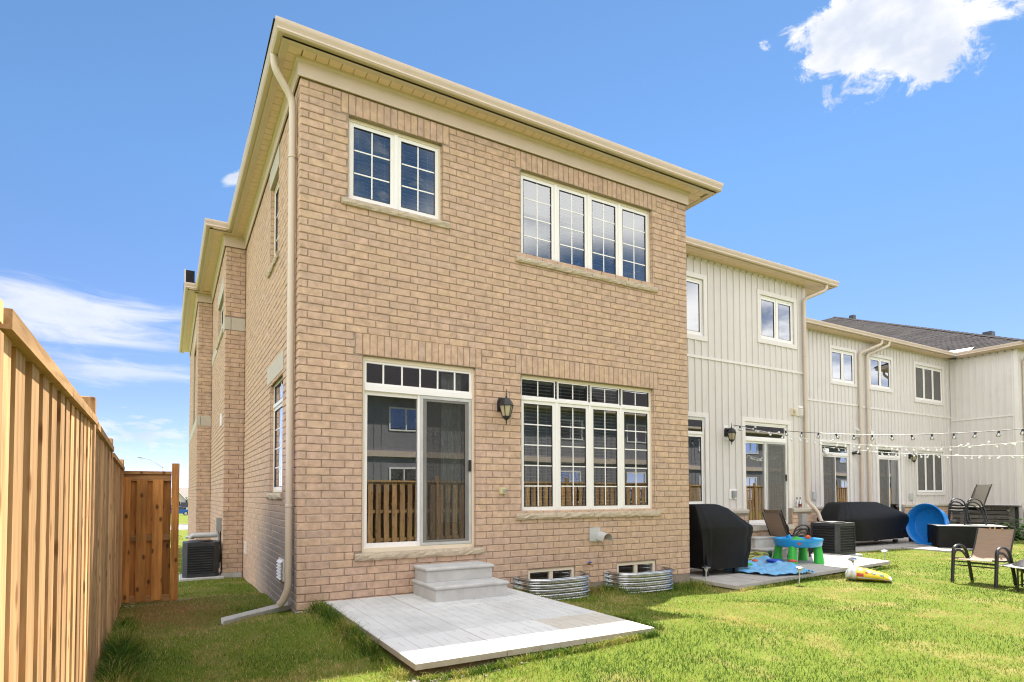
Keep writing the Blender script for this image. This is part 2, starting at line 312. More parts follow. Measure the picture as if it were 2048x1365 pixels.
def glass_mat(name, tint=(0.80,0.86,0.86), refl=0.10, ior=1.6):
    m=bpy.data.materials.new(name); m.use_nodes=True; nt=m.node_tree; N=nt.nodes; L=nt.links.new; N.remove(N['Principled BSDF']); out=N['Material Output']
    t=N.new('ShaderNodeBsdfTransparent'); t.inputs[0].default_value=(*tint,1); g=N.new('ShaderNodeBsdfGlossy'); g.inputs['Roughness'].default_value=0.0; g.inputs['Color'].default_value=(0.95,0.97,1,1)
    f=N.new('ShaderNodeFresnel'); f.inputs['IOR'].default_value=ior; a=N.new('ShaderNodeMath'); a.operation='MULTIPLY_ADD'; a.use_clamp=True; L(f.outputs[0],a.inputs[0]); a.inputs[1].default_value=1.5; a.inputs[2].default_value=refl
    geo=N.new('ShaderNodeNewGeometry'); nz=N.new('ShaderNodeTexNoise'); nz.inputs['Scale'].default_value=1.3; nz.inputs['Detail'].default_value=1; L(geo.outputs['Position'],nz.inputs['Vector'])
    bp=N.new('ShaderNodeBump'); bp.inputs['Strength'].default_value=0.035; bp.inputs['Distance'].default_value=0.02; L(nz.outputs['Fac'],bp.inputs['Height']); L(bp.outputs[0],g.inputs['Normal'])
    mx=N.new('ShaderNodeMixShader'); L(a.outputs[0],mx.inputs[0]); L(t.outputs[0],mx.inputs[1]); L(g.outputs[0],mx.inputs[2]); L(mx.outputs[0],out.inputs['Surface']); return m

def screen_mat(name, col, op):
    m=bpy.data.materials.new(name); m.use_nodes=True; nt=m.node_tree; N=nt.nodes; L=nt.links.new; b=N['Principled BSDF']; b.inputs['Base Color'].default_value=(*col,1); b.inputs['Roughness'].default_value=0.8
    t=N.new('ShaderNodeBsdfTransparent'); mx=N.new('ShaderNodeMixShader'); mx.inputs[0].default_value=op
    L(t.outputs[0],mx.inputs[1]); L(b.outputs[0],mx.inputs[2]); L(mx.outputs[0],N['Material Output'].inputs['Surface']); return m

def emit_mat(name, col, s):
    m=bpy.data.materials.new(name); m.use_nodes=True; b=m.node_tree.nodes['Principled BSDF']; b.inputs['Base Color'].default_value=(*col,1); b.inputs['Emission Color'].default_value=(*col,1); b.inputs['Emission Strength'].default_value=s; return m

def soffit_mat(name, col):
    """vented soffit: rows of small punched holes"""
    m=mat(name,col,0.45,col2=tuple(c*0.94 for c in col)); nt=m.node_tree; N=nt.nodes; L=nt.links.new; b=N['Principled BSDF']
    geo=next(n for n in N if n.type=='NEW_GEOMETRY'); vo=N.new('ShaderNodeTexVoronoi'); vo.inputs['Scale'].default_value=62; vo.inputs['Randomness'].default_value=0.15; L(geo.outputs['Position'],vo.inputs['Vector'])
    r=N.new('ShaderNodeMapRange'); r.inputs[1].default_value=0.20; r.inputs[2].default_value=0.30; r.inputs[3].default_value=0.75; r.inputs[4].default_value=0.0; L(vo.outputs['Distance'],r.inputs[0])
    src=b.inputs['Base Color'].links[0].from_socket; mx=N.new('ShaderNodeMix'); mx.data_type='RGBA'; L(r.outputs[0],mx.inputs['Factor']); L(src,mx.inputs['A']); mx.inputs['B'].default_value=(0.10,0.075,0.04,1); L(mx.outputs['Result'],b.inputs['Base Color']); return m

BRICK=brick_mat('brick_tan',[(0.549, 0.384, 0.273), (0.537, 0.371, 0.273), (0.562, 0.399, 0.279), (0.543, 0.38, 0.292), (0.555, 0.39, 0.27), (0.518, 0.365, 0.282), (0.531, 0.368, 0.264), (0.497, 0.356, 0.279)])
BRICK_SIDE=BRICK
def chalky(m):
    """pale lime bloom that has crept out of the joints low at the left corner of the front"""
    nt=m.node_tree; N=nt.nodes; L=nt.links.new; b=N['Principled BSDF']; src=b.inputs['Base Color'].links[0].from_socket
    geo=next(n for n in N if n.type=='NEW_GEOMETRY'); sx=N.new('ShaderNodeSeparateXYZ'); L(geo.outputs['Position'],sx.inputs[0])
    def mth(op,a,c,cl=False):
        n=N.new('ShaderNodeMath'); n.operation=op; n.use_clamp=cl
        for i,v in enumerate((a,c)):
            if isinstance(v,(int,float)): n.inputs[i].default_value=v
            else: L(v,n.inputs[i])
        return n.outputs[0]
    n4=N.new('ShaderNodeTexNoise'); n4.inputs['Scale'].default_value=7; n4.inputs['Detail'].default_value=6; n4.inputs['Roughness'].default_value=0.7; L(geo.outputs['Position'],n4.inputs['Vector'])
    e=mth('ADD',mth('POWER',mth('ABSOLUTE',mth('DIVIDE',mth('SUBTRACT',sx.outputs['X'],0.2),0.55),0),2.0),mth('POWER',mth('ABSOLUTE',mth('DIVIDE',mth('SUBTRACT',sx.outputs['Z'],0.85),0.60),0),2.0))
    f=mth('MULTIPLY',mth('ADD',mth('SUBTRACT',0.85,e),mth('MULTIPLY',mth('SUBTRACT',n4.outputs['Fac'],0.5),2.6)),0.75,True); f=mth('MULTIPLY',f,mth('GREATER_THAN',sx.outputs['X'],0.002))
    mx=N.new('ShaderNodeMix'); mx.data_type='RGBA'; L(f,mx.inputs['Factor']); L(src,mx.inputs['A']); mx.inputs['B'].default_value=(0.62,0.56,0.50,1); L(mx.outputs['Result'],b.inputs['Base Color'])
MORTAR=mat('mortar',(0.355,0.285,0.23),0.9,col2=(0.265,0.21,0.17),nscale=14,bump=0.5)
chalky(MORTAR)
STONE=mat('limestone_sill',(0.50,0.42,0.31),0.85,col2=(0.40,0.33,0.25),nscale=14,bump=1.0,bscale=30)
STONE_BAND=mat('cast_stone',(0.50,0.46,0.39),0.8,col2=(0.46,0.42,0.36),nscale=10,bump=0.3,bscale=120)
TAN=mat('tan_aluminium',(0.62,0.505,0.425),0.42,col2=(0.585,0.475,0.395),nscale=3,spec=0.5)
TAN_SOFFIT=soffit_mat('tan_vented_soffit',(0.78,0.58,0.46))
TAN_DS=mat('tan_downspout',(0.60,0.515,0.43),0.4,col2=(0.57,0.485,0.40),nscale=3)
WHITE=mat('white_vinyl',(0.84,0.82,0.81),0.35,col2=(0.81,0.79,0.78),nscale=2)
CREAM=mat('cream_window_trim',(0.74,0.65,0.51),0.45,col2=(0.71,0.62,0.49),nscale=3)
SIDING=mat('cream_siding',(0.665,0.63,0.615),0.5,col2=(0.63,0.595,0.58),nscale=1.5,bump=0.15,bscale=60,stretch=(1,1,.25),dirt=(0.57,0.535,0.515),dscale=1.1)
SIDING_TRIM=mat('cream_siding_trim',(0.74,0.70,0.685),0.45,col2=(0.71,0.67,0.655),nscale=2)
SHINGLE=mat('grey_shingle',(0.036,0.033,0.036),0.92,spec=0.12,col2=(0.021,0.019,0.021),nscale=18,bump=0.8,bscale=140,rnd=0.22)
CONC=mat('concrete',(0.52,0.52,0.51),0.85,col2=(0.45,0.45,0.44),nscale=5,bump=0.5,bscale=90,dirt=(0.34,0.33,0.31),dscale=3)
CONC_DARK=mat('foundation_concrete',(0.30,0.25,0.20),0.9,col2=(0.22,0.185,0.15),nscale=5,bump=0.6)
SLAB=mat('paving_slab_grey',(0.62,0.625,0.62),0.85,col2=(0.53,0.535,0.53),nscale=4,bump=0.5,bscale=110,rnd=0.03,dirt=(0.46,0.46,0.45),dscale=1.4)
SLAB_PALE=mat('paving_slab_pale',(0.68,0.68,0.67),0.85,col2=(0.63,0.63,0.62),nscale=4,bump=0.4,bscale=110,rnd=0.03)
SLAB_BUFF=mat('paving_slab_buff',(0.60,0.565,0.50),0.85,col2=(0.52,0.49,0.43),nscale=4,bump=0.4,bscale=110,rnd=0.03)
GLASS=glass_mat('window_glass',tint=(0.72,0.80,0.82),refl=0.17); GLASS_UP=glass_mat('window_glass_upper',tint=(0.66,0.76,0.83),refl=0.14)
GLASS_FAR=glass_mat('window_glass_far',tint=(0.6,0.66,0.68),refl=0.22)

def paint_side_shade(m):
    """shade painted into the colour of the slab sides, as a mottled brown"""
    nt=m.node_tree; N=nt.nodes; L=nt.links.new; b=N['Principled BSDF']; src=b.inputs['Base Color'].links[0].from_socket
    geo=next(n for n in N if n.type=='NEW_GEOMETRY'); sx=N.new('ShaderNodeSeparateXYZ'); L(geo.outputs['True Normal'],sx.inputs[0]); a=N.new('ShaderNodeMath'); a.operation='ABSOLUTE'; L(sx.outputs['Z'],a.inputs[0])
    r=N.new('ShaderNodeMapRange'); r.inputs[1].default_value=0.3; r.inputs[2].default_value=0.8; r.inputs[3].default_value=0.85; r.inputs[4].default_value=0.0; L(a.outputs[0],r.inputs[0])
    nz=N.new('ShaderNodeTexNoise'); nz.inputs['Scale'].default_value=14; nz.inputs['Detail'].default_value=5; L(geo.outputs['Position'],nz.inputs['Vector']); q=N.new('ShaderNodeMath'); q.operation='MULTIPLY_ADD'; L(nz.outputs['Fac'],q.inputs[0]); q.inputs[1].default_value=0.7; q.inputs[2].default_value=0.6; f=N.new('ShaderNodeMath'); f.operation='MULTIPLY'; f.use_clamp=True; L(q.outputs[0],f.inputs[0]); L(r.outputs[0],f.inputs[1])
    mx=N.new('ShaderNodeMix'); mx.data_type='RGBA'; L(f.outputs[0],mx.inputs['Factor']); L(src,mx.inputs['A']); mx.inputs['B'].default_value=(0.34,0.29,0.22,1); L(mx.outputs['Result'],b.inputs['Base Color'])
for m_ in (SLAB,SLAB_PALE,SLAB_BUFF): paint_side_shade(m_)  # shade of the upright sides is mixed into these slab colours
SLAB_TAN=mat('paving_slab_tan',(0.46,0.435,0.40),0.85,col2=(0.39,0.37,0.34),nscale=4,bump=0.4,bscale=110,rnd=0.04,dirt=(0.33,0.31,0.28),dscale=1.6)
ROOM=mat('dark_room',(0.16,0.155,0.15),0.9); BLIND=mat('white_blind',(0.74,0.75,0.76),0.5,col2=(0.70,0.71,0.72)); SCREEN=screen_mat('insect_screen',(0.17,0.165,0.16),0.62)
SCREEN_DOOR=screen_mat('door_insect_screen',(0.06,0.056,0.052),0.34)
CURTAIN=mat('patterned_curtain',(0.50,0.52,0.46),0.9,col2=(0.33,0.36,0.31),nscale=16,ndetail=1,stretch=(1,1,0.55)); GREYFRAME=mat('grey_aluminium_frame',(0.42,0.40,0.38),0.4)
BLACK=mat('black_metal',(0.018,0.018,0.022),0.38,col2=(0.014,0.014,0.017)); DARK=mat('dark_plastic',(0.03,0.03,0.032),0.5)
GALV=mat('galvanised_steel',(0.62,0.63,0.64),0.27,col2=(0.52,0.53,0.54),nscale=9,metal=1.0,bump=0.2,bscale=20)
GREY=mat('grey_painted_metal',(0.30,0.31,0.31),0.5); LGREY=mat('pale_grey_metal',(0.52,0.53,0.52),0.4); BEIGE=mat('beige_plastic',(0.62,0.56,0.30),0.5)
AC=mat('air_conditioner_steel',(0.034,0.038,0.046),0.42,col2=(0.027,0.031,0.038),dirt=(0.075,0.075,0.075),dscale=2.5); AC_DARK=mat('air_conditioner_coil',(0.012,0.012,0.013),0.7)
PINE=wood_mat('pale_pine',(0.54,0.335,0.170),(0.40,0.22,0.10),(0.22,0.10,0.035)); PINE_X=wood_mat('pale_pine_rail',(0.53,0.33,0.16),(0.42,0.24,0.10),(0.22,0.11,0.04),axis='y')
PINE_BACK=wood_mat('brown_pine',(0.27,0.13,0.048),(0.19,0.09,0.032),(0.12,0.05,0.02))  # brown back boards, darkened further to carry the shade of the gaps
GATEWOOD=wood_mat('stained_cedar',(0.50,0.225,0.06),(0.36,0.15,0.04),(0.10,0.04,0.015)); GATEWOOD_X=wood_mat('stained_cedar_rail',(0.40,0.215,0.085),(0.30,0.155,0.06),(0.10,0.04,0.015),axis='x')
GREYWOOD=wood_mat('weathered_grey_wood',(0.145,0.135,0.125),(0.085,0.08,0.075),(0.04,0.035,0.03),axis='y')
SOIL=mat('bare_soil',(0.17,0.115,0.065),0.95,col2=(0.10,0.068,0.04),nscale=8,bump=1.0)
COVER=mat('black_cover_fabric',(0.006,0.006,0.008),0.6,col2=(0.004,0.004,0.005),spec=0.25,nscale=5,bump=0.4,bscale=260)
POOL=mat('blue_pool_plastic',(0.008,0.18,0.58),0.32,col2=(0.007,0.16,0.53)); TRAY=mat('blue_tray_plastic',(0.016,0.29,0.66),0.3); GREEN=mat('green_plastic',(0.035,0.46,0.06),0.32); ORANGE=mat('orange_plastic',(0.72,0.12,0.03),0.35)
SHEET=mat('blue_pool_sheet',(0.22,0.52,0.82),0.28,col2=(0.12,0.40,0.74),nscale=9); HOSE=mat('yellow_green_hose',(0.42,0.46,0.11),0.4)
SLING=None
RED=mat('red_print',(0.55,0.06,0.05),0.4); YELLOW=mat('yellow_print',(0.80,0.56,0.02),0.4); BAGWHITE=mat('white_bag_plastic',(0.66,0.67,0.68),0.35,col2=(0.55,0.56,0.58),nscale=12); TEALP=mat('teal_print',(0.06,0.22,0.28),0.4)
LAMPGLASS=mat('ribbed_lamp_glass',(0.46,0.40,0.27),0.15,col2=(0.40,0.35,0.23)); WARM=emit_mat('lit_lampshade',(1.0,0.50,0.10),2.2)
BULB=glass_mat('clear_bulb',tint=(0.93,0.93,0.93),refl=0.18); WBULB=mat('white_bulb',(0.83,0.83,0.82),0.2); CORDW=mat('white_cord',(0.72,0.72,0.71),0.5)

# ------------------------------------------------------------------ terrain
CP_Z=np.array([(0,0.1,-.07),(0.1,-.12,.04),(.25,-.8,.03),(.2,-1.6,.01),(.28,-2.6,-.03),(.5,-3.3,-.045),(1.5,-3.2,-.005),(2.4,-3.2,.025),(2.8,-2.8,.04),(2.75,-1.6,.01),(2.75,-.5,-.03),(3.4,-.45,-.115),(4.2,-.2,-.105),(5.0,-.45,-.155),(6.1,-.1,-.18),(6.2,-1.1,-.165),(8,-1.3,-.165),(7,-2.5,-.15),(9.3,-1.1,-.17),(11.3,-.6,-.17),(13,1.3,-.15),(10.5,-2.4,-.2),(14,0,-.19),(17,0,-.19),(20,0,-.2),(20,-6,-.22),(24,3,-.26),(18,2.5,-.2),(15,2.5,-.18),
  (-.05,5.4,-.28),(-.7,5.2,-.26),(-.25,2,-.14),(-.1,3.6,-.22),(-1.7,2.6,-.17),(-1.1,0.6,-.17),(-.8,-.6,-.13),(-1.5,-2,-.13),(-1.0,-4,-.10),(-1,-8,-.1),(3,-6,-.12),(8,-6,-.17),(-.9,8,-.36),(-.9,12,-.46),(-1.5,16,-.5),(3,-4.2,-.1),(5,-2.5,-.08),(-.3,-1.3,-.05)])
def gz(x, y):
    x=np.asarray(x,float); y=np.asarray(y,float); sh=x.shape; X=x.ravel(); Y=y.ravel()
    out=np.zeros(len(X))
    for i in range(0,len(X),20000):
        d=(X[i:i+20000,None]-CP_Z[None,:,0])**2+(Y[i:i+20000,None]-CP_Z[None,:,1])**2+0.09
        w=1/d**2.2; out[i:i+20000]=(w*CP_Z[None,:,2]).sum(1)/w.sum(1)
    far=np.clip((Y-14)/4,0,1); lin=-0.45-0.0175*np.clip(Y-15,0,100)-0.011*np.clip(Y-115,0,400)
    out=out*(1-far)+lin*far
    out+=0.010*np.sin(X*3.1+Y*1.7)*np.cos(Y*2.3-X*0.9)*(Y<14)
    return out.reshape(sh)
def gz1(x,y): return float(gz(np.array([x]),np.array([y]))[0])
# ------------------------------------------------------------------ ground
def grass_ground_mat():
    m=bpy.data.materials.new('lawn_turf'); m.use_nodes=True; nt=m.node_tree; N=nt.nodes; L=nt.links.new; b=N['Principled BSDF']; b.inputs['Roughness'].default_value=0.95; b.inputs['Specular IOR Level'].default_value=0.1
    geo=N.new('ShaderNodeNewGeometry')
    def nz(s,d,r=0.6):
        n=N.new('ShaderNodeTexNoise'); n.inputs['Scale'].default_value=s; n.inputs['Detail'].default_value=d; n.inputs['Roughness'].default_value=r; L(geo.outputs['Position'],n.inputs['Vector']); return n.outputs['Fac']
    r1=N.new('ShaderNodeValToRGB'); e=r1.color_ramp.elements; e[0].position=0.3; e[0].color=(0.07,0.10,0.014,1); e[1].position=0.7; e[1].color=(0.15,0.20,0.028,1); L(nz(45,8,0.7),r1.inputs[0])
    r2=N.new('ShaderNodeMapRange'); r2.inputs[1].default_value=0.50; r2.inputs[2].default_value=0.72; r2.inputs[4].default_value=0.85; L(nz(1.4,7,0.65),r2.inputs[0])
    mx=N.new('ShaderNodeMix'); mx.data_type='RGBA'; L(r2.outputs[0],mx.inputs['Factor']); L(r1.outputs[0],mx.inputs['A']); mx.inputs['B'].default_value=(0.27,0.21,0.085,1)
    sx=N.new('ShaderNodeSeparateXYZ'); L(geo.outputs['Position'],sx.inputs[0])
    def mth(op,a,c,cl=False):
        n=N.new('ShaderNodeMath'); n.operation=op; n.use_clamp=cl
        for i,v in enumerate((a,c)):
            if isinstance(v,(int,float)): n.inputs[i].default_value=v
            else: L(v,n.inputs[i])
        return n.outputs[0]
    e=mth('ADD',mth('POWER',mth('ABSOLUTE',mth('DIVIDE',mth('ADD',sx.outputs['X'],1.2),.8),0),2.0),mth('POWER',mth('ABSOLUTE',mth('DIVIDE',mth('SUBTRACT',sx.outputs['Y'],1.5),1.25),0),2.0))
    f=mth('ADD',mth('SUBTRACT',1.0,e),mth('MULTIPLY',mth('SUBTRACT',nz(3.0,6,0.65),0.5),2.2)); f=mth('MULTIPLY',f,0.9,True)
    m2=N.new('ShaderNodeMix'); m2.data_type='RGBA'; L(f,m2.inputs['Factor']); L(mx.outputs['Result'],m2.inputs['A']); m2.inputs['B'].default_value=(0.20,0.12,0.05,1)
    L(m2.outputs['Result'],b.inputs['Base Color'])
    bp=N.new('ShaderNodeBump'); bp.inputs['Strength'].default_value=0.7; bp.inputs['Distance'].default_value=0.02; L(nz(60,6),bp.inputs['Height']); L(bp.outputs[0],b.inputs['Normal']); return m
TURF=grass_ground_mat()
def grid_sheet(name, xs, ys, zf, m):
    X,Y=np.meshgrid(xs,ys,indexing='ij'); Z=zf(X,Y); V=np.stack([X.ravel(),Y.ravel(),Z.ravel()],1); nx,ny=len(xs),len(ys)
    F=[(i*ny+j,(i+1)*ny+j,(i+1)*ny+j+1,i*ny+j+1) for i in range(nx-1) for j in range(ny-1)]
    me=bpy.data.meshes.new(name); me.from_pydata(V.tolist(),[],F); me.materials.append(m); me.polygons.foreach_set('use_smooth',[True]*len(F)); me.update()
    o=bpy.data.objects.new(name,me); COL.objects.link(o); o['kind']='structure'; return o
xs=np.concatenate([[-900,-400,-150,-60,-30,-15,-8,-5],np.arange(-4,14,0.2),np.arange(14,32,0.6),[36,45,60,90,150,400,900]])
ys=np.concatenate([[-900,-300,-120,-60,-30,-20,-14,-11],np.arange(-9,9,0.2),np.arange(9,20,0.6),[22,25,28,31,34,37,40,43,46,50,55,60,70,80,90,100,110,120,140,170,200,240,300,500,900,1600]])
grid_sheet('ground',xs,ys,gz,TURF)
# the street and pavement seen down the side passage
ROAD=mat('pale_asphalt',(0.34,0.325,0.31),0.9,col2=(0.29,0.28,0.27),nscale=3,bump=0.3); PAVE=mat('pavement_concrete',(0.50,0.475,0.44),0.9,col2=(0.44,0.42,0.39),nscale=3)
def strip(name,y0,y1,h,m):
    mb=MB(); n=24
    for i in range(n):
        xa,xb=-60+i*5,-55+i*5
        mb.add([(xa,y0,gz1(xa,y0)+h),(xb,y0,gz1(xb,y0)+h),(xb,y1,gz1(xb,y1)+h),(xa,y1,gz1(xa,y1)+h)],[(0,1,2,3)])
        mb.add([(xa,y0,gz1(xa,y0)+h),(xb,y0,gz1(xb,y0)+h),(xb,y0,gz1(xb,y0)-.1),(xa,y0,gz1(xa,y0)-.1)],[(0,1,2,3)])
    o=solo(name,mb,m,None,None); o['kind']='structure'; return o
strip('pavement',33.6,35.3,0.05,PAVE); strip('road',36.4,43.6,0.015,ROAD); strip('kerb',43.6,43.9,0.11,PAVE)

# ------------------------------------------------------------------ bricks
BP=0.2675; BH=0.09; JT=0.010; NC=68
def brick_mesh(seed, L=BP-JT, H=BH-JT, D=0.018, edge=5):
    """a sand-faced brick, x 0..L, z 0..H, its face at y=0 looking to -y: wavy worn arrises, slightly hollow corners"""
    r=random.Random(seed); bot=[];top=[]
    for i in range(edge+1):
        x=L*i/edge; w=0.0045 if 0<i<edge else 0.002
        bot.append((x+(r.uniform(-.002,.002) if 0<i<edge else 0), r.uniform(-w,w*0.35)+ (0.0015 if i in(0,edge) else 0)))
        top.append((x+(r.uniform(-.002,.002) if 0<i<edge else 0), H+r.uniform(-w*0.4,w*0.5)))
    ring=bot+top[::-1]; n=len(ring); cx,cz=L/2,H/2
    inner=[(cx+(p[0]-cx)*(1-0.006/cx), r.uniform(-.0022,.0022), cz+(p[1]-cz)*(1-0.006/cz)) for p in ring]
    mb=MB(); V=[(p[0],0.006,p[1]) for p in ring]+inner+[(p[0],D,p[1]) for p in ring]
    F=[tuple(range(n,2*n))]
    for i in range(n):
        j=(i+1)%n; F.append((i,j,n+j,n+i)); F.append((2*n+i,2*n+j,j,i))
    mb.add(V,F); return mb
STRETCH=[mesh_of('brick',brick_mesh(s),BRICK) for s in range(10)]
def course_runs(W, k, holes, zc):
    """stretcher joints of one course along a wall 0..W with holes [(u0,u1,v0,v1)] cut out"""
    if k%2==0: js=[0.0]; x=BP
    else: js=[0.0]; x=0.0975
    while x<W-0.05: js.append(x); x+=BP
    js.append(W)
    if len(js)>2 and js[-1]-js[-2]<0.07: js.pop(-2)
    segs=[(js[i],js[i+1]) for i in range(len(js)-1)]
    for (a,b,c,d) in holes:
        if zc>c+0.02 and zc<d-0.02:
            ns=[]
            for (s,e) in segs:
                if e<=a+0.003 or s>=b-0.003: ns.append((s,e))
                else:
                    if s<a-0.03: ns.append((s,a))
                    if e>b+0.03: ns.append((b,e))
            segs=ns
    return segs
def add_brick_to(mb, seed, u0, u1, z, T, edge=5):
    g=brick_mesh(seed,max(0.02,u1-u0-JT),BH-JT,0.018,edge if u1-u0>0.15 else 2)
    dy=random.uniform(-.0015,.0015)
    mb.add([T(p[0]+u0+JT/2,p[2]+z+JT/2,-p[1]+dy) for p in g.v],g.f)
def wall_of_bricks(u0,u1,holes,T,rows=(0,NC),shift=0,skip=None,edge=5):
    """all bricks of a wall as a list (u0,u1,z)"""
    out=[]
    for k in range(*rows):
        z=k*BH
        for (a,b) in course_runs(u1-u0,k+shift,[(h[0]-u0,h[1]-u0,h[2],h[3]) for h in holes],z+BH/2): out.append((a+u0,b+u0,z))
    return out

W_=6.17
house=thing('brick_house','tan brick end house of two storeys with patio door and small paved slab','house',(0,0,0))
TF=lambda u,v,w:(u,-w,v)                       # front wall: along x, up, out towards -y
# openings on the front (u0,u1,v0,v1); soldier courses stand over each
ODOOR=(0.742,2.252,0.609,2.985); OLOW=(2.957,5.412,1.047,2.977); OU1=(0.557,1.775,4.846,5.867); OU2=(2.957,5.412,4.619,5.867)
OB1=(3.05,3.85,-.2,0.264); OB2=(4.63,5.42,-.2,0.262)
ph=BP
holesF=[]
def sol(o,ztop): holesF.append((o[0]-0.09,o[1]+0.09,o[3],ztop))
for o in (ODOOR,OLOW): sol(o,o[3]+0.262)
for o in (OU1,OU2): sol(o,NC*BH+.01)
holesF+= [ODOOR,OLOW,OU1,OU2,OB1,OB2]
SILLS=[(ODOOR[0]-.09,ODOOR[1]+.10,ODOOR[2]-.088,ODOOR[2]),(OLOW[0]-.10,OLOW[1]+.10,OLOW[2]-.092,OLOW[2]),(OU1[0]-.085,OU1[1]+.085,OU1[2]-.092,OU1[2]),(OU2[0]-.09,OU2[1]+.09,OU2[2]-.092,OU2[2])]
holesF+= SILLS
def wall_backing(mb, u0,u1,v0,v1,holes,T,w):
    us=sorted({u0,u1,*[h[0] for h in holes],*[h[1] for h in holes]}); vs=sorted({v0,v1,*[h[2] for h in holes],*[h[3] for h in holes]})
    us=[u for u in us if u0<=u<=u1]; vs=[v for v in vs if v0<=v<=v1]
    for i in range(len(us)-1):
        for j in range(len(vs)-1):
            cu,cv=(us[i]+us[i+1])/2,(vs[j]+vs[j+1])/2
            if any(h[0]<cu<h[1] and h[2]<cv<h[3] for h in holes): continue
            mb.add([T(us[i],vs[j],w),T(us[i+1],vs[j],w),T(us[i+1],vs[j+1],w),T(us[i],vs[j+1],w)],[(0,1,2,3)])
def reveals(mb, o, T, depth):
    a,b,c,d=o
    for q in ([(a,c),(a,d)],[(a,d),(b,d)],[(b,d),(b,c)]):
        mb.add([T(q[0][0],q[0][1],-.006),T(q[1][0],q[1][1],-.006),T(q[1][0],q[1][1],-depth),T(q[0][0],q[0][1],-depth)],[(0,1,2,3)])
opn=[ODOOR,OLOW,OU1,OU2,OB1,OB2]
mb=MB(); wall_backing(mb,0.008,W_-.008,-0.05,NC*BH+.24,opn,TF,-.010)
for o in opn: reveals(mb,o,TF,.13)
wall=part('wall',mb,MORTAR,house,fix=False)
bl=wall_of_bricks(0,W_,holesF,TF)
cpos=np.array(CP)
bl.sort(key=lambda b:(b[0]+.13-CP.x)**2+(CP.y)**2+(b[2]-CP.z)**2)
full=[b for b in bl if abs(b[1]-b[0]-BP)<0.004]
single=set(full[:300])
for i,b in enumerate(full[:300]):
    inst('brick',STRETCH[i*7%10],wall,(b[0]+JT/2,random.uniform(-.0015,.0015),b[2]+JT/2))
mb=MB()
for i,b in enumerate(bl):
    if b not in single: add_brick_to(mb,i%23,b[0],b[1],b[2],TF)
# brick returns inside the openings (the jambs)
def jamb(mb,u,sgn,v0,v1,T,dep=.10):
    k0=int(math.ceil(v0/BH)); k1=int(v1/BH+.2)
    for k in range(k0,k1):
        g=brick_mesh(k+50,dep-.012,BH-JT,0.012,2)
        mb.add([T(u-sgn*(0.004-p[1]*1.0)*1.0, p[2]+k*BH+JT/2, -(p[0]+.012)) for p in g.v],g.f)
for o in (ODOOR,OLOW,OU1,OU2): jamb(mb,o[1],1,o[2],o[3],TF); jamb(mb,o[0],-1,o[2],o[3],TF)
part('brickwork',mb,BRICK,wall,kind='stuff',fix=False)
# soldier bricks over the openings
SOLM=[mesh_of('soldier_brick',(lambda g:(setattr(g,'v',[(p[2],p[1],p[0]) for p in g.v]),g)[1])(brick_mesh(100+s,0.257,0.079)),BRICK) for s in range(6)]
def soldiers(o,ztop,h):
    n=round((o[1]-o[0]+.18)/BH); st=(o[1]-o[0]+.18)/n
    for i in range(n):
        inst('soldier_brick',SOLM[i*5%6],wall,(o[0]-.09+i*st+(st-.079)/2,random.uniform(-.002,.002),o[3]+.004),scale=(1,1,h/0.257))
for o in (ODOOR,OLOW): soldiers(o,0,.252)
for o in (OU1,OU2): soldiers(o,0,NC*BH-o[3]-.008)
# stone sills, broken into lengths with rock-faced fronts
def sill(s,T,parent,lens=0.62,proj=0.035,back=.10):
    a,b,c,d=s; n=max(1,round((b-a)/lens)); r=random.Random(int(a*100+c*10)); mb=MB()
    for k in range(n):
        u0=a+(b-a)*k/n; u1=a+(b-a)*(k+1)/n-(0.003 if k<n-1 else 0); m=12; V=[];F=[]
        for i in range(m+1):
            u=u0+(u1-u0)*i/m
            for (v,w) in ((c+.004,-back),(c+.004,proj*.72),(c+.03,proj),(c+.06,proj*.95),(d-.012,proj*.7),(d-.002,proj*.4),(d+.006,-back)):
                e=0.006 if w>0 else 0; V.append(T(u,v+r.uniform(-e,e)*.5,w+r.uniform(-e,e)*1.3))
        for i in range(m):
            for q in range(6): F.append((i*7+q,(i+1)*7+q,(i+1)*7+q+1,i*7+q+1))
        F.append(tuple(range(7))); F.append(tuple(range(m*7+6,m*7-1,-1))); mb.add(V,F)
    return part('stone_sill',mb,STONE,parent)
for s in SILLS: sill(s,TF,house)
# foundation strip under the bricks
mb=MB(); mb.box(0.012,3.0,0.004,.3,-.5,0.0); mb.box(3.9,4.6,0.004,.3,-.5,-.002); mb.box(5.5,W_-.012,0.004,.3,-.5,0.0); mb.box(3.0,3.9,0.06,.3,-.5,-.003); mb.box(4.6,5.5,.06,.3,-.5,-.003)
part('foundation',mb,CONC_DARK,house)

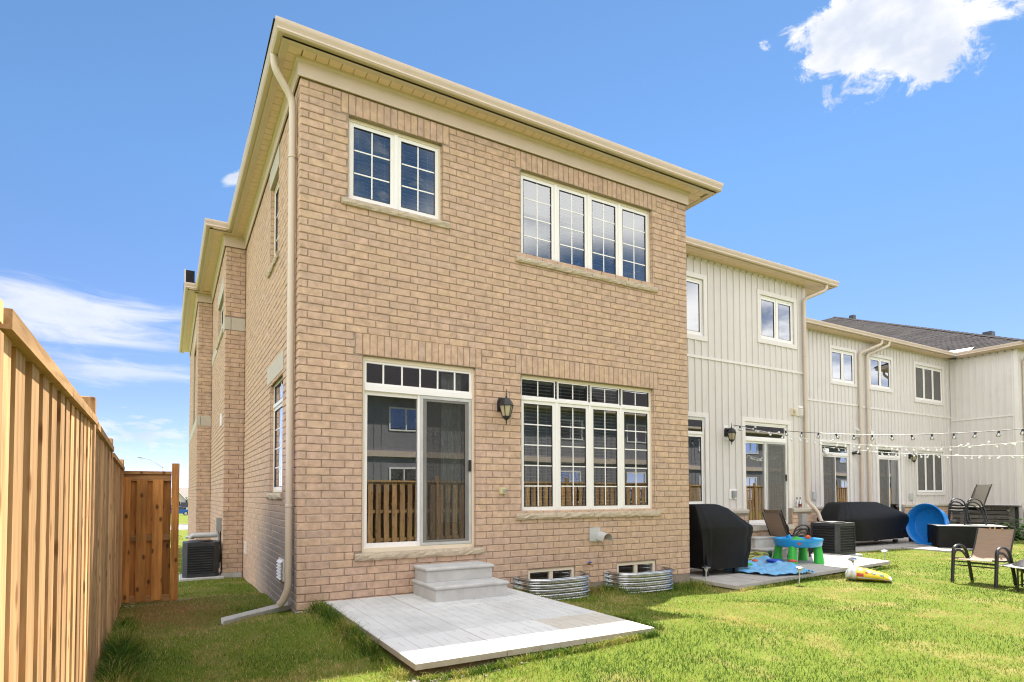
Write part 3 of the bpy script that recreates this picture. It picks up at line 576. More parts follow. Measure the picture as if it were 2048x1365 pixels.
# left side wall in three steps, and their short returns facing the camera
JOGS=[(0.0,0.0,5.58),(-.36,5.58,9.59),(-.68,9.59,16.5)]
OS_LOW=(1.06,2.16,1.335,2.92); OS_UP=(1.55,2.30,4.62,5.84); OS_MID=(6.05,7.5,4.62,5.40); OS_FAR=(10.6,12.6,3.1,5.45)
def side_T(X): return lambda u,v,w:(X-w,u,v)
stuffM=MB(); backM=MB()
for n,(X,y0,y1) in enumerate(JOGS):
    T=side_T(X); op=[[OS_LOW,OS_UP],[OS_MID],[OS_FAR]][n]
    hs=list(op)
    if n==0: hs+=[(OS_LOW[0]-.1,OS_LOW[1]+.12,OS_LOW[2]-.09,OS_LOW[2]),(OS_LOW[0]-.06,OS_LOW[1]+.30,OS_LOW[3],OS_LOW[3]+.27),(OS_UP[0]-.1,OS_UP[1]+.1,OS_UP[2]-.09,OS_UP[2]),(OS_UP[0]-.06,OS_UP[1]+.06,OS_UP[3],NC*BH+.1)]
    if n==1: hs+=[(5.58,9.59,4.50,4.75),(OS_MID[0]-.1,OS_MID[1]+.1,OS_MID[2]-.1,OS_MID[2]),(OS_MID[0]-.06,OS_MID[1]+.06,OS_MID[3],OS_MID[3]+.3)]
    if n==2: hs+=[(9.59,16.5,3.03,3.29),(OS_FAR[0]-.06,OS_FAR[1]+.06,OS_FAR[3],OS_FAR[3]+.3)]
    wall_backing(backM,y0+.008,y1,-.5,NC*BH+.24,op,T,-.010)
    for o in op: reveals(backM,o,T,.12)
    for i,b in enumerate(wall_of_bricks(y0,y1,hs,T,rows=(-4,NC),shift=1)):
        add_brick_to(stuffM,i%19,b[0],b[1],b[2],T,edge=4 if n==0 else 2)
    if n==0: jamb(stuffM,OS_LOW[1],1,OS_LOW[2],OS_LOW[3],T); jamb(stuffM,OS_UP[1],1,OS_UP[2],OS_UP[3],T); 
    if n==1: jamb(stuffM,OS_MID[1],1,OS_MID[2],OS_MID[3],T)
for n in (1,2):
    X=JOGS[n][0]; X1=JOGS[n-1][0]; Y=JOGS[n][1]; T=lambda u,v,w,Y=Y:(u,Y-w,v)
    band=(X-.01,X1,4.50,4.75) if n==1 else (X-.01,X1,3.03,3.29)
    wall_backing(backM,X+.008,X1,-.5,NC*BH+.24,[],T,-.010)
    for i,b in enumerate(wall_of_bricks(X,X1,[band],T,rows=(-2,NC),shift=0)): add_brick_to(stuffM,i%19,b[0],b[1],b[2],T,edge=4)
# hidden right flank and back so that no light leaks in
backM.add([(W_-.008,0.01,-.5),(W_-.008,16.5,-.5),(W_-.008,16.5,6.36),(W_-.008,0.01,6.36)],[(0,1,2,3)])
backM.add([(-.68,16.5,-.5),(W_,16.5,-.5),(W_,16.5,6.36),(-.68,16.5,6.36)],[(0,1,2,3)])
wall2=part('wall',backM,MORTAR,house,fix=False)
part('brickwork',stuffM,BRICK,wall2,kind='stuff',fix=False)
# right-hand corner: brick ends turning the corner
mb=MB()
TR=lambda u,v,w:(W_+w,u,v)
for i,b in enumerate(wall_of_bricks(0,1.9,[],TR,rows=(0,NC),shift=1)): add_brick_to(mb,i%19,b[0],b[1],b[2],TR,edge=2)
part('brickwork',mb,BRICK,wall2,kind='stuff',fix=False)
# cast stone bands and lintels
def stones(T,a,b,c,d,n,proj=.006):
    for k in range(n):
        mb=MB(T); u0=a+(b-a)*k/n; u1=a+(b-a)*(k+1)/n-.006; V=[(u0,c,-.02),(u1,c,-.02),(u1,d,-.02),(u0,d,-.02),(u0,c,proj),(u1,c,proj),(u1,d,proj),(u0,d,proj)]
        mb.add(V,[(4,5,6,7),(0,1,5,4),(1,2,6,5),(2,3,7,6),(3,0,4,7)]); part('stone_block',mb,STONE_BAND,house)
stones(side_T(0),OS_LOW[0]-.06,OS_LOW[1]+.30,OS_LOW[3]+.004,OS_LOW[3]+.262,3)
stones(side_T(0),OS_UP[0]-.06,OS_UP[1]+.06,OS_UP[3]+.004,NC*BH,2)
stones(lambda u,v,w:(u,5.58-w,v),-.37,-.255,4.505,4.745,1); stones(lambda u,v,w:(u,5.58-w,v),-.25,-.004,4.505,4.745,1)
stones(side_T(-.36),5.58,9.58,4.505,4.745,8); stones(side_T(-.36),OS_MID[0]-.06,OS_MID[1]+.06,OS_MID[3]+.004,OS_MID[3]+.29,3)
stones(lambda u,v,w:(u,9.59-w,v),-.69,-.60,3.035,3.285,1); stones(lambda u,v,w:(u,9.59-w,v),-.595,-.365,3.035,3.285,1)
stones(side_T(-.68),9.59,16.5,3.035,3.285,12); stones(side_T(-.68),OS_FAR[0]-.06,OS_FAR[1]+.06,OS_FAR[3]+.004,OS_FAR[3]+.29,3)
sill((OS_LOW[0]-.10,OS_LOW[1]+.12,OS_LOW[2]-.09,OS_LOW[2]),side_T(0),house); sill((OS_UP[0]-.1,OS_UP[1]+.1,OS_UP[2]-.09,OS_UP[2]),side_T(0),house); sill((OS_MID[0]-.1,OS_MID[1]+.1,OS_MID[2]-.1,OS_MID[2]),side_T(-.36),house)
mb=MB(); mb.box(0.02,0.3,0.02,5.6,-.6,-.2); mb.box(-.375,-.02,5.565,5.9,-.6,-.18); mb.box(-.375,-.1,5.9,9.6,-.6,-.27); mb.box(-.7,-.4,9.57,16.5,-.7,-.27); part('foundation',mb,CONC,house)

# frieze board, soffit, fascia, gutter, roof
WP=[(W_,1.6),(W_,0),(0,0),(0,5.58),(-.36,5.58),(-.36,9.59),(-.68,9.59),(-.68,16.5)][::-1]
EP=[(6.69,1.55),(6.69,-.34),(-.32,-.34),(-.36,5.30),(-.74,5.30),(-.76,9.28),(-1.0,9.28),(-1.03,16.9)][::-1]
ZS=6.335
def flip(p): return [(-o,z) for o,z in p]
mb=MB(); mb.sweep(WP,flip([(0.012,6.125),(0.030,6.125),(0.030,6.29),(0.055,6.305),(0.055,ZS+.002),(0.012,ZS+.002)])); part('frieze_board',mb,TAN,house)
mb=MB(); mb.sweep(EP,flip([(-.115,ZS-.012),(-.085,ZS-.012),(-.085,6.42),(-.115,6.42)])); part('fascia',mb,TAN,house)
mb=MB(); mb.sweep(EP,flip([(-.085,ZS+.018),(-.03,ZS+.012),(-.012,ZS+.03),(-.022,ZS+.055),(-.012,ZS+.085),(0.002,ZS+.108),(0.0,6.48),(-.012,6.48),(-.014,6.465),(-.08,6.45)])); part('gutter',mb,TAN,house,smooth=40)
mb=MB(); mb.sweep(EP,flip([(-.085,ZS-.010),(-.165,ZS-.010),(-.165,ZS+.012),(-.085,ZS+.012)])); part('soffit_trim',mb,TAN,house)
# the soffit itself, laid in vented panels with a groove between each pair
def spanel(mb,x0,x1,y0,y1,g=.0035,axis='x'):
    if axis=='x': mb.box(x0+g,x1-g,y0,y1,ZS,ZS+.01)
    else: mb.box(x0,x1,y0+g,y1-g,ZS,ZS+.01)
x=-.0; PW=0.147
mb=MB(); spanel(mb,0,PW,-.19,0.0); pm=mesh_of('soffit_panel',mb,TAN_SOFFIT)
n=int((6.52)/PW)
for i in range(n): inst('soffit_panel',pm,house,(0.0+i*PW,-.02,0))
mb=MB(); spanel(mb,-.19,0.0,0,PW,axis='y'); pm2=mesh_of('soffit_panel',mb,TAN_SOFFIT)
for i in range(int(5.3/PW)+2): inst('soffit_panel',pm2,house,(-.012,-.19+i*PW,0),scale=(1.02,1,1))
mb=MB()
for i in range(27): spanel(mb,-.60,-.37,5.32+i*PW,5.32+(i+1)*PW,axis='y')
for i in range(50): spanel(mb,-.90,-.69,9.3+i*PW,9.3+(i+1)*PW,axis='y')
for i in range(3): spanel(mb,-.38+i*.147,-.38+(i+1)*.147,5.38,5.57)
for i in range(3): spanel(mb,-.78+i*.147,-.78+(i+1)*.147,9.36,9.58)
for i in range(11): spanel(mb,6.19,6.60,-.02+i*PW,-.02+(i+1)*PW,axis='y')
part('soffit_panels',mb,TAN_SOFFIT,house,kind='stuff')
mb=MB(); mb.box(-.1,6.6,-.25,16.6,ZS+.02,ZS+.04); mb.box(-.68,-.1,5.4,16.6,ZS+.02,ZS+.04); mb.box(-.93,-.68,9.4,16.6,ZS+.02,ZS+.04); part('ceiling_board',mb,TAN,house)
mb=MB(); P=0.5; e0,e1,f0,f1,zr=-.34,6.67,-.32,16.9,6.455; rx=(e0+e1)/2; h=(rx-e0)*P
mb.add([(e0,f0,zr),(e1,f0,zr),(e1,f1,zr),(e0,f1,zr),(rx,f0+(rx-e0),zr+h),(rx,f1-(rx-e0),zr+h)],[(0,1,4),(1,2,5,4),(2,3,5),(3,0,4,5)])
mb.add([(-.74,5.32,zr),(1.0,5.32,zr),(1.0,7.1,zr+.87),(1.0,16.9,zr+.87),(-.74,16.9,zr)],[(0,1,2),(0,2,3,4)])
mb.add([(-1.01,9.30,zr),(.6,9.30,zr),(.6,10.9,zr+.9),(.6,16.95,zr+.9),(-1.01,16.95,zr)],[(0,1,2),(0,2,3,4)])
part('roof',mb,SHINGLE,house,fix=False)
# dark gable verge high over the far step
mb=MB(); mb.prism([(9.32,6.47),(9.35,6.80),(12.4,6.9),(16.9,6.9),(16.9,6.47)],-.985,-.78,'x'); part('dormer_roof',mb,SHINGLE,house)
mb=MB(); mb.prism([(9.315,6.47),(9.345,6.82),(9.40,6.82),(9.37,6.47)],-1.00,-.97,'x'); part('verge_board',mb,TAN,house)

# ------------------------------------------------------------------ windows
def bars(mb,a,b,c,d,t,w0,w1,T,tb=None,tt=None):
    """a rectangular frame of bars"""
    tb=tb or t; tt=tt or t
    def bx(u0,u1,v0,v1):
        V=[T(u,v,w) for w in (w0,w1) for (u,v) in ((u0,v0),(u1,v0),(u1,v1),(u0,v1))]
        mb.add(V,[(0,3,2,1),(4,5,6,7),(0,1,5,4),(1,2,6,5),(2,3,7,6),(3,0,4,7)])
    bx(a,b,c,c+tb); bx(a,b,d-tt,d); bx(a,a+t,c+tb,d-tt); bx(b-t,b,c+tb,d-tt)
def bx(mb,T,u0,u1,v0,v1,w0,w1):
    V=[T(u,v,w) for w in (w0,w1) for (u,v) in ((u0,v0),(u1,v0),(u1,v1),(u0,v1))]
    mb.add(V,[(0,3,2,1),(4,5,6,7),(0,1,5,4),(1,2,6,5),(2,3,7,6),(3,0,4,7)])
def room(win,a,b,c,d,T,w,dep=1.4,m=None):
    mb=MB(); V=[T(u,v,ww) for ww in (w,w-dep) for (u,v) in ((a,c),(b,c),(b,d),(a,d))]
    mb.add(V,[(4,5,6,7),(0,1,5,4),(1,2,6,5),(2,3,7,6),(3,0,4,7)]); return part('room',mb,m or ROOM,win,fix=False)
def blind(win,a,b,c,d,T,w,pitch=.05,tilt=25,m=None,wd=.05):
    mb=MB(); n=int((d-c)/pitch); ca,sa=math.cos(math.radians(tilt))*wd/2,math.sin(math.radians(tilt))*wd/2
    for i in range(n):
        v=c+(i+.5)*pitch
        mb.add([T(a,v-sa,w+ca),T(b,v-sa,w+ca),T(b,v+sa,w-ca),T(a,v+sa,w-ca)],[(0,1,2,3)])
        mb.add([T(a,v-sa-.003,w+ca),T(b,v-sa-.003,w+ca),T(b,v-sa,w+ca),T(a,v-sa,w+ca)],[(0,1,2,3)])
    for f in (.18,.82):
        u=a+(b-a)*f; bx(mb,T,u-.0015,u+.0015,c,d,w+.028,w+.030)
    bx(mb,T,a,b,d-.045,d,w-.03,w+.03); return part('blind',mb,m or BLIND,win,fix=False)
def window(parent,o,T,cols,grid=None,w=-.085,transom=None,tgrid=2,glass=None,blinds=None,open_blind=None,cream=True,dark=None,sash=.05,bot=None,screens=None):
    """a window of several casements side by side: frame > sash, pane, muntins, blind, room"""
    a,b,c,d=o; g=glass or GLASS; mb=MB()
    bars(mb,a+.002,b-.002,c+.008,d-.002,.030,w-.02,w+.022,T,tb=.03,tt=.04); win=part('window',mb,CREAM if cream else WHITE,parent)
    a+=.030;b-=.030;c+=.036;d-=.040; top=d
    if transom: d=d-transom; mb=MB(); bx(mb,T,a,b,d-.022,d+.022,w-.01,w+.030); part('transom_bar',mb,WHITE,win)
    n=cols; cw=(b-a)/n
    mb=MB()
    for k in range(1,n): bx(mb,T,a+k*cw-.022,a+k*cw+.022,c,d-(.022 if transom else 0),w-.012,w+.026)
    if n>1: part('mullion',mb,WHITE,win)
    def light(u0,u1,v0,v1,s,gr,bt=None):
        mb=MB(); bars(mb,u0,u1,v0,v1,s,w-.012,w+.012,T,tb=bt or s); part('sash',mb,WHITE,win)
        p0,p1,q0,q1=u0+s,u1-s,v0+(bt or s),v1-s
        mb=MB(); bars(mb,p0-.001,p1+.001,q0-.001,q1+.001,.006,w-.006,w+.0145,T); part('gasket',mb,DARK,win)
        mb=MB(); mb.add([T(p0,q0,w+.001),T(p1,q0,w+.001),T(p1,q1,w+.001),T(p0,q1,w+.001)],[(0,1,2,3)]); part('pane',mb,g,win,fix=False)
        if gr:
            mb=MB()
            for i in range(1,gr[0]): u=p0+(p1-p0)*i/gr[0]; bx(mb,T,u-.008,u+.008,q0,q1,w-.006,w+.004)
            for j in range(1,gr[1]): v=q0+(q1-q0)*j/gr[1]; bx(mb,T,p0,p1,v-.008,v+.008,w-.0065,w+.0045)
            part('muntins',mb,WHITE,win)
    for k in range(n):
        u0=a+k*cw+(.022 if k else 0); u1=a+(k+1)*cw-(.022 if k<n-1 else 0)
        light(u0,u1,c,d-(.022 if transom else 0),sash,grid,bot)
        if transom:
            light(u0,u1,d+.022,top,.020,(tgrid,1) if tgrid>1 else None)
    if screens is not None:
        for k in screens:
            mb=MB(); mb.add([T(a+k*cw+.06,c+.05,w+.014),T(a+(k+1)*cw-.06,c+.05,w+.014),T(a+(k+1)*cw-.06,d-.05,w+.014),T(a+k*cw+.06,d-.05,w+.014)],[(0,1,2,3)]); part('insect_screen',mb,SCREEN,win,fix=False)
    if blinds is not None:
        for k in range(n):
            t=blinds[k] if isinstance(blinds,(list,tuple)) else blinds
            if t is None: continue
            blind(win,a+k*cw+.03,a+(k+1)*cw-.03,c,top,T,w-.09,tilt=t)
    room(win,a-.02,b+.02,c-.03,top+.03,T,w-.022,m=dark); return win
window(house,OU1,TF,2,(2,3),glass=GLASS_UP,blinds=[-16,-9])
window(house,OU2,TF,4,(2,4),glass=GLASS_UP,blinds=[-24,-14,-12,-26])
wlow=window(house,OLOW,TF,4,(2,5),transom=.285,blinds=[-7,-7,-7,None])
# ---- sliding patio door
def patio_door(parent,o,T,w=-.075,slide_right=True,tr=.33,tgrid=6,screen=True,trim=None,glass=None,curt=False,open_dark=None):
    a,b,c,d=o; g=glass or GLASS; mb=MB(); bars(mb,a+.002,b-.002,c+.002,d-.002,.035,w-.05,w+.022,T,tb=.05,tt=.05); dr=part('patio_door',mb,trim or CREAM,parent)
    a+=.035;b-=.035;c+=.05;top=d-.05; d=top-tr
    mb=MB(); bx(mb,T,a,b,d-.035,d+.035,w-.03,w+.028); part('transom_bar',mb,WHITE,dr)
    mb=MB(); bars(mb,a,b,d+.035,top,.028,w-.012,w+.010,T); part('sash',mb,WHITE,dr)
    mb=MB(); mb.add([T(a+.028,d+.063,w),T(b-.028,d+.063,w),T(b-.028,top-.028,w),T(a+.028,top-.028,w)],[(0,1,2,3)]); part('pane',mb,g,dr,fix=False)
    if tgrid>1:
        mb=MB()
        for i in range(1,tgrid): u=a+(b-a)*i/tgrid; bx(mb,T,u-.010,u+.010,d+.06,top-.025,w-.006,w+.006)
        part('muntins',mb,WHITE,dr)
    m=(a+b)/2; e=d-.035
    L=(a,m+.02); R=(m-.03,b)
    for (u0,u1),ww in ((L,w-.028),(R,w-.004)):
        mb=MB(); bars(mb,u0,u1,c,e,.048,ww-.014,ww+.012,T,tb=.06); part('door_panel',mb,WHITE,dr)
        mb=MB(); mb.add([T(u0+.048,c+.06,ww),T(u1-.048,c+.06,ww),T(u1-.048,e-.048,ww),T(u0+.048,e-.048,ww)],[(0,1,2,3)]); part('pane',mb,g,dr,fix=False)
    S=R if slide_right else L
    if screen:
        mb=MB(); bars(mb,S[0]+.03,S[1]-.01,c+.006,e-.01,.034,w+.012,w+.024,T); part('screen_frame',mb,LGREY if slide_right else WHITE,dr)
        mb=MB(); bars(mb,S[0]+.064,S[1]-.044,c+.04,e-.044,.05,w+.013,w+.017,T,tb=.03,tt=.03); part('screen_border',mb,GREYFRAME,dr)
        mb=MB(); mb.add([T(S[0]+.06,c+.04,w+.0185),T(S[1]-.044,c+.04,w+.0185),T(S[1]-.044,e-.044,w+.0185),T(S[0]+.06,e-.044,w+.0185)],[(0,1,2,3)]); part('insect_screen',mb,SCREEN_DOOR if curt else SCREEN,dr,fix=False)
    hu=S[1]-.03 if slide_right else S[1]+.02
    mb=MB(); bx(mb,T,hu-.018,hu+.014,c+.95,c+1.10,w+.024,w+.045); part('handle',mb,BLACK,dr)
    if curt:
        for (u0,u1,z0) in ((b-.36,b-.06,c+.28),(a+.02,a+.085,c+.38)):
            mb=MB(); n=26; V=[];F=[]
            for i in range(n+1):
                u=u0+(u1-u0)*i/n; V+= [T(u,z0,w-.16+.025*math.sin(i*1.15)),T(u,top-.02,w-.16+.018*math.sin(i*1.15))]
            F=[(2*i,2*i+2,2*i+3,2*i+1) for i in range(n)]; mb.add(V,F); part('curtain',mb,CURTAIN,dr,smooth=True,fix=False)
    room(dr,a-.02,b+.02,c-.04,top+.03,T,w-.055,dep=2.2,m=open_dark); return dr
pd=patio_door(house,ODOOR,TF,curt=True)
mb=MB(); mb.lathe([(0.005,-.02),(.075,-.10),(.082,-.12),(.0,-.125)],16,(0.90,1.15,2.86)); part('pendant_lampshade',mb,WARM,pd)
for (o,X,c,g) in ((OS_LOW,0,1,(2,4)),(OS_UP,0,1,(2,3)),(OS_MID,-.36,2,(2,2)),(OS_FAR,-.68,2,(2,5))):
    window(house,o,side_T(X),c,g,transom=.30 if o is OS_LOW else None,blinds=18,w=-.07 if o is OS_LOW else -.075)
# basement windows
for o in (OB1,OB2):
    a,b,c,d=o; mb=MB(); bars(mb,a+.002,b-.002,c,d-.002,.045,-.075,-.020,TF); bx(mb,TF,(a+b)/2-.03,(a+b)/2+.03,c+.045,d-.045,-.07,-.025); bw=part('basement_window',mb,CREAM,house)
    for (u0,u1) in ((a+.045,(a+b)/2-.03),((a+b)/2+.03,b-.045)):
        mb=MB(); mb.add([TF(u0,c+.045,-.05),TF(u1,c+.045,-.05),TF(u1,d-.045,-.05),TF(u0,d-.045,-.05)],[(0,1,2,3)]); part('pane',mb,GLASS,bw,fix=False)
    room(bw,a+.01,b-.01,c+.02,d-.02,TF,-.105,dep=.6)

# downspout at the left corner: elbows under the gutter, a strap, a kicked-out foot
def dspath(pts, r, seg=6):
    out=[Vector(pts[0])]
    for i in range(1,len(pts)-1):
        p0,p1,p2=Vector(pts[i-1]),Vector(pts[i]),Vector(pts[i+1]); d1=(p0-p1).normalized(); d2=(p2-p1).normalized(); k=min(r,(p0-p1).length*.48,(p2-p1).length*.48)
        A=p1+d1*k; B=p1+d2*k
        for t in range(seg+1):
            s=t/seg; out.append(A*(1-s)**2+p1*2*s*(1-s)+B*s*s)
    out.append(Vector(pts[-1])); return out
def downspout(parent,pts,straps,m=TAN_DS,size=.038,nrm=(1,0,0)):
    mb=MB(); mb.tube(dspath(pts,.09),size,n=12,flat=(1.0,1.0)); d=part('downspout',mb,m,parent,smooth=50)
    for (x,y,z) in straps:
        mb=MB(); mb.lathe([(size+.001,-.014),(size+.006,-.010),(size+.006,.010),(size+.001,.014)],14,(x,y,z)); part('strap',mb,m,d,smooth=40)
    return d
downspout(house,[(-.27,.12,6.40),(-.27,.12,6.22),(-.055,.17,5.93),(-.055,.17,.23),(-.11,.22,.085),(-.135,.245,.05)],[(-.055,.17,5.25),(-.055,.17,1.18)],size=.042)
# foot of the spout: ribbed elbow
# fittings on the walls
mb=MB(); mb.box(2.595,2.68,-.05,0.0,1.315,1.40); ob=part('outlet_box',mb,BEIGE,house); mb=MB(); mb.box(2.63,2.672,-.06,-.05,1.33,1.375); part('outlet_cover',mb,GREY,ob)
mb=MB(); mb.prism([(4.105,.615),(4.30,.60),(4.30,.815),(4.105,.815)],-.02,-.004,'y'); hd=part('dryer_hood',mb,LGREY,house)
mb=MB(); n=12; V=[];F=[]
for i in range(n+1):
    q=math.pi*i/n; cx,r=4.30,.085
    for (y,k,dz) in ((-.012,1.0,0),(-.20,1.08,-.035)): V.append((cx-.0+math.cos(q)*r*k,y,.65+dz+math.sin(q)*r*1.25*k))
F=[(2*i,2*i+2,2*i+3,2*i+1) for i in range(n)]; mb.add(V,F)
mb.add([(v[0]*.985+4.30*.015,v[1]-.0,v[2]-.004) for v in V],F); part('hood_cowl',mb,LGREY,hd,smooth=True,fix=False)
mb=MB(); mb.tube([(4.083,0,.285),(4.083,-.075,.285),(4.10,-.10,.255)],.011,8); hb=part('hose_tap',mb,mat('brass',(0.30,0.16,0.07),0.4,metal=0.8),house); mb=MB(); mb.lathe([(.012,0),(.034,.004),(.034,.014),(.012,.018)],10,(4.083,-.055,.305)); part('tap_handle',mb,mat('blue_handle',(0.02,0.08,0.42),0.4),hb)
mb=MB(); T=side_T(0); bx(mb,T,.78,1.14,.235,.50,.002,.018); lv=part('louvre_vent',mb,WHITE,house)
for k in range(6):
    mb=MB(); v=.255+k*.040; mb.add([T(.80,v+.03,.018),T(1.12,v+.03,.018),T(1.12,v,.05),T(.80,v,.05),T(.80,v+.022,.018),T(1.12,v+.022,.018)],[(0,1,2,3),(3,2,5,4)]); part('louvre_slat',mb,WHITE,lv,fix=False)
mb=MB(); bx(mb,T,4.90,5.02,.22,.45,.002,.03); part('side_outlet',mb,WHITE,house)
mb=MB(); bx(mb,side_T(-.36),6.0,6.2,2.68,2.92,.002,.03); part('wall_vent',mb,WHITE,house)
mb=MB(); bx(mb,side_T(-.36),5.84,5.99,.60,.86,.003,.09); db=part('disconnect_box',mb,GREY,house); mb=MB(); mb.tube([(-.41,5.91,.60),(-.41,5.90,.40),(-.40,5.78,.30),(-.40,5.76,-.1)],.013,8); part('conduit',mb,GREY,db,smooth=True)
# ------------------------------------------------------------------ the siding houses to the right
def siding_face(parent,T,u0,u1,v0,v1,holes,belt,pitch=.204,phase=0.0,wall_label=None,bw=.042,belt_on=True):
    """a sided wall with a raised batten every 20 cm, cut round the openings, and a belt moulding between storeys"""
    mb=MB(); wall_backing(mb,u0,u1,v0,v1,holes,T,0.0); wl=part('wall',mb,SIDING,parent,fix=False)
    u=u0+phase
    while u<u1-.03:
        segs=[(v0,v1)]
        cuts=[(h[2]-.105,h[3]+.105) for h in holes if h[0]-.11<u+bw/2<h[1]+.11]+([(belt-.03,belt+.03)] if belt else [])
        for (c,d) in cuts:
            ns=[]
            for (a,b) in segs:
                if d<=a or c>=b: ns.append((a,b)); continue
                if c-a>.02: ns.append((a,c))
                if b-d>.02: ns.append((d,b))
            segs=ns
        for (a,b) in segs:
            mb=MB(); V=[T(u,a,0.0),T(u+.004,a,.022),T(u+bw-.004,a,.022),T(u+bw,a,0.0),T(u,b,0.0),T(u+.004,b,.022),T(u+bw-.004,b,.022),T(u+bw,b,0.0)]
            mb.add(V,[(0,1,5,4),(1,2,6,5),(2,3,7,6),(0,3,2,1),(4,5,6,7)]); part('batten',mb,SIDING,wl)
        u+=pitch
    if belt_on and belt:
        mb=MB(); bx(mb,T,u0,u1,belt-.028,belt+.028,0.0,.026); part('belt_moulding',mb,SIDING_TRIM,wl)
    return wl
def casing(win,o,T,t=.10):
    """flat trim boards with mitred corners round an opening"""
    a,b,c,d=o
    for q in ([(a-t,d+t),(b+t,d+t),(b,d),(a,d)],[(b+t,d+t),(b+t,c-t),(b,c),(b,d)],[(b+t,c-t),(a-t,c-t),(a,c),(b,c)],[(a-t,c-t),(a-t,d+t),(a,d),(a,c)]):
        mb=MB(); e=.0015; V=[T(u,v,w) for w in (0.0,.030) for (u,v) in q]
        mb.add(V,[(0,3,2,1),(4,5,6,7),(0,1,5,4),(1,2,6,5),(2,3,7,6),(3,0,4,7)]); part('casing',mb,SIDING_TRIM,win)
def eave(parent,path,soffit_rects,z=ZS):
    mb=MB(); mb.sweep(path,flip([(-.115,z-.012),(-.085,z-.012),(-.085,6.42),(-.115,6.42)])); part('fascia',mb,TAN,parent)
    mb=MB(); mb.sweep(path,flip([(-.085,z+.018),(-.03,z+.012),(-.012,z+.03),(-.022,z+.055),(-.012,z+.085),(0.002,z+.108),(0.0,6.48),(-.012,6.48),(-.014,6.465),(-.08,6.45)])); part('gutter',mb,TAN,parent,smooth=40)
    mb=MB()
    for (x0,x1,y0,y1,ax) in soffit_rects:
        if ax=='x':
            n=int((x1-x0)/PW)+1
            for i in range(n): spanel(mb,x0+i*(x1-x0)/n,x0+(i+1)*(x1-x0)/n,y0,y1,.003)
        else:
            n=int((y1-y0)/PW)+1
            for i in range(n): spanel(mb,x0,x1,y0+i*(y1-y0)/n,y0+(i+1)*(y1-y0)/n,.003,axis='y')
        mb.box(x0-.02,x1+.02,y0-.02,y1+.02,z+.02,z+.03)
    part('soffit_panels',mb,TAN_SOFFIT,parent,kind='stuff')
def brick_base(parent,T,u0,u1,v1,proj,holes=()):
    mb=MB(); 
    for i,b in enumerate(wall_of_bricks(u0,u1,list(holes),T,rows=(-3,int(v1/BH)))): 
        add_brick_to(mb,i%19,b[0],b[1],b[2],lambda u,v,w:T(u,v,w+proj),edge=3)
    # a row of soldiers under the ledge
    z0=int(v1/BH)*BH
    bb=part('brick_base',mb,BRICK,parent,kind='stuff',fix=False)
    mb=MB(); wall_backing(mb,u0,u1,-.5,v1,list(holes),lambda u,v,w:T(u,v,w+proj-.010),0.0); part('base_mortar',mb,MORTAR,parent,fix=False); return bb
def ledge(parent,T,u0,u1,v,proj):
    n=max(1,round((u1-u0)/.8))
    for k in range(n):
        a=u0+(u1-u0)*k/n; b=u0+(u1-u0)*(k+1)/n-.004; mb=MB()
        V=[]; prof=[(0.0,v-.075),(proj+.035,v-.075),(proj+.045,v-.02),(proj+.04,v-.005),(0.0,v+.025)]
        for u in (a,b): V+=[T(u,z,w) for (w,z) in prof]
        mb.add(V,[(0,1,6,5),(1,2,7,6),(2,3,8,7),(3,4,9,8),(4,3,2,1,0),(5,6,7,8,9)]); part('stone_ledge',mb,STONE_BAND,parent)

# --- second house
Y2=1.82; T2=lambda u,v,w:(u,Y2-w,v)
h2=thing('siding_house','cream board and batten house standing next to the brick house','house',(6.3,Y2,0))
X2a,X2b=6.2,12.06
WA=(7.25,8.56,4.65,5.87); WB=(10.40,11.62,4.85,5.87); WC=(6.95,8.56,1.06,2.92); D2=(9.82,11.32,0.60,2.92)
hol=[WA,WB,WC,D2]
siding_face(h2,T2,X2a,X2b,0.95,6.32,hol,4.20,phase=.045)
mb=MB(); mb.add([(X2b,Y2,-.4),(X2b,4.2,-.4),(X2b,4.2,6.36),(X2b,Y2,6.36)],[(0,1,2,3)]); part('wall',mb,SIDING,h2,fix=False)
mb=MB(); bx(mb,T2,X2a,X2b,6.27,6.33,0,.022); part('frieze_board',mb,SIDING_TRIM,h2)
mb=MB(); bx(mb,T2,X2b-.09,X2b+.012,0.95,6.27,0,.024); part('corner_board',mb,SIDING_TRIM,h2)
def frev(parent,o,T,dep=.09):
    mb=MB(); reveals(mb,o,T,dep); mb.add([T(o[0],o[2],0),T(o[1],o[2],0),T(o[1],o[2],-dep),T(o[0],o[2],-dep)],[(0,1,2,3)]); part('reveal',mb,SIDING_TRIM,parent,fix=False)
for o,c,bl_,tr,gg in ((WA,2,None,None,GLASS_FAR),(WB,2,None,None,GLASS_FAR),(WC,2,None,.30,GLASS_FAR)):
    w=window(h2,o,T2,c,None,w=-.03,transom=tr,tgrid=1,glass=gg,blinds=bl_,cream=False,sash=.055); casing(w,o,T2); frev(w,o,T2)
d=patio_door(h2,D2,T2,w=-.03,tr=.34,tgrid=1,trim=WHITE,glass=GLASS_FAR); 
for q in ([(D2[0]-.10,D2[3]+.10),(D2[1]+.10,D2[3]+.10),(D2[1],D2[3]),(D2[0],D2[3])],[(D2[1]+.10,D2[3]+.10),(D2[1]+.10,.97),(D2[1],.97),(D2[1],D2[3])],[(D2[0]-.10,.97),(D2[0]-.10,D2[3]+.10),(D2[0],D2[3]),(D2[0],.97)]):
    mb=MB(); V=[T2(u,v,w) for w in (0.0,.030) for (u,v) in q]; mb.add(V,[(0,3,2,1),(4,5,6,7),(0,1,5,4),(1,2,6,5),(2,3,7,6),(3,0,4,7)]); part('casing',mb,SIDING_TRIM,d)
frev(d,D2,T2)
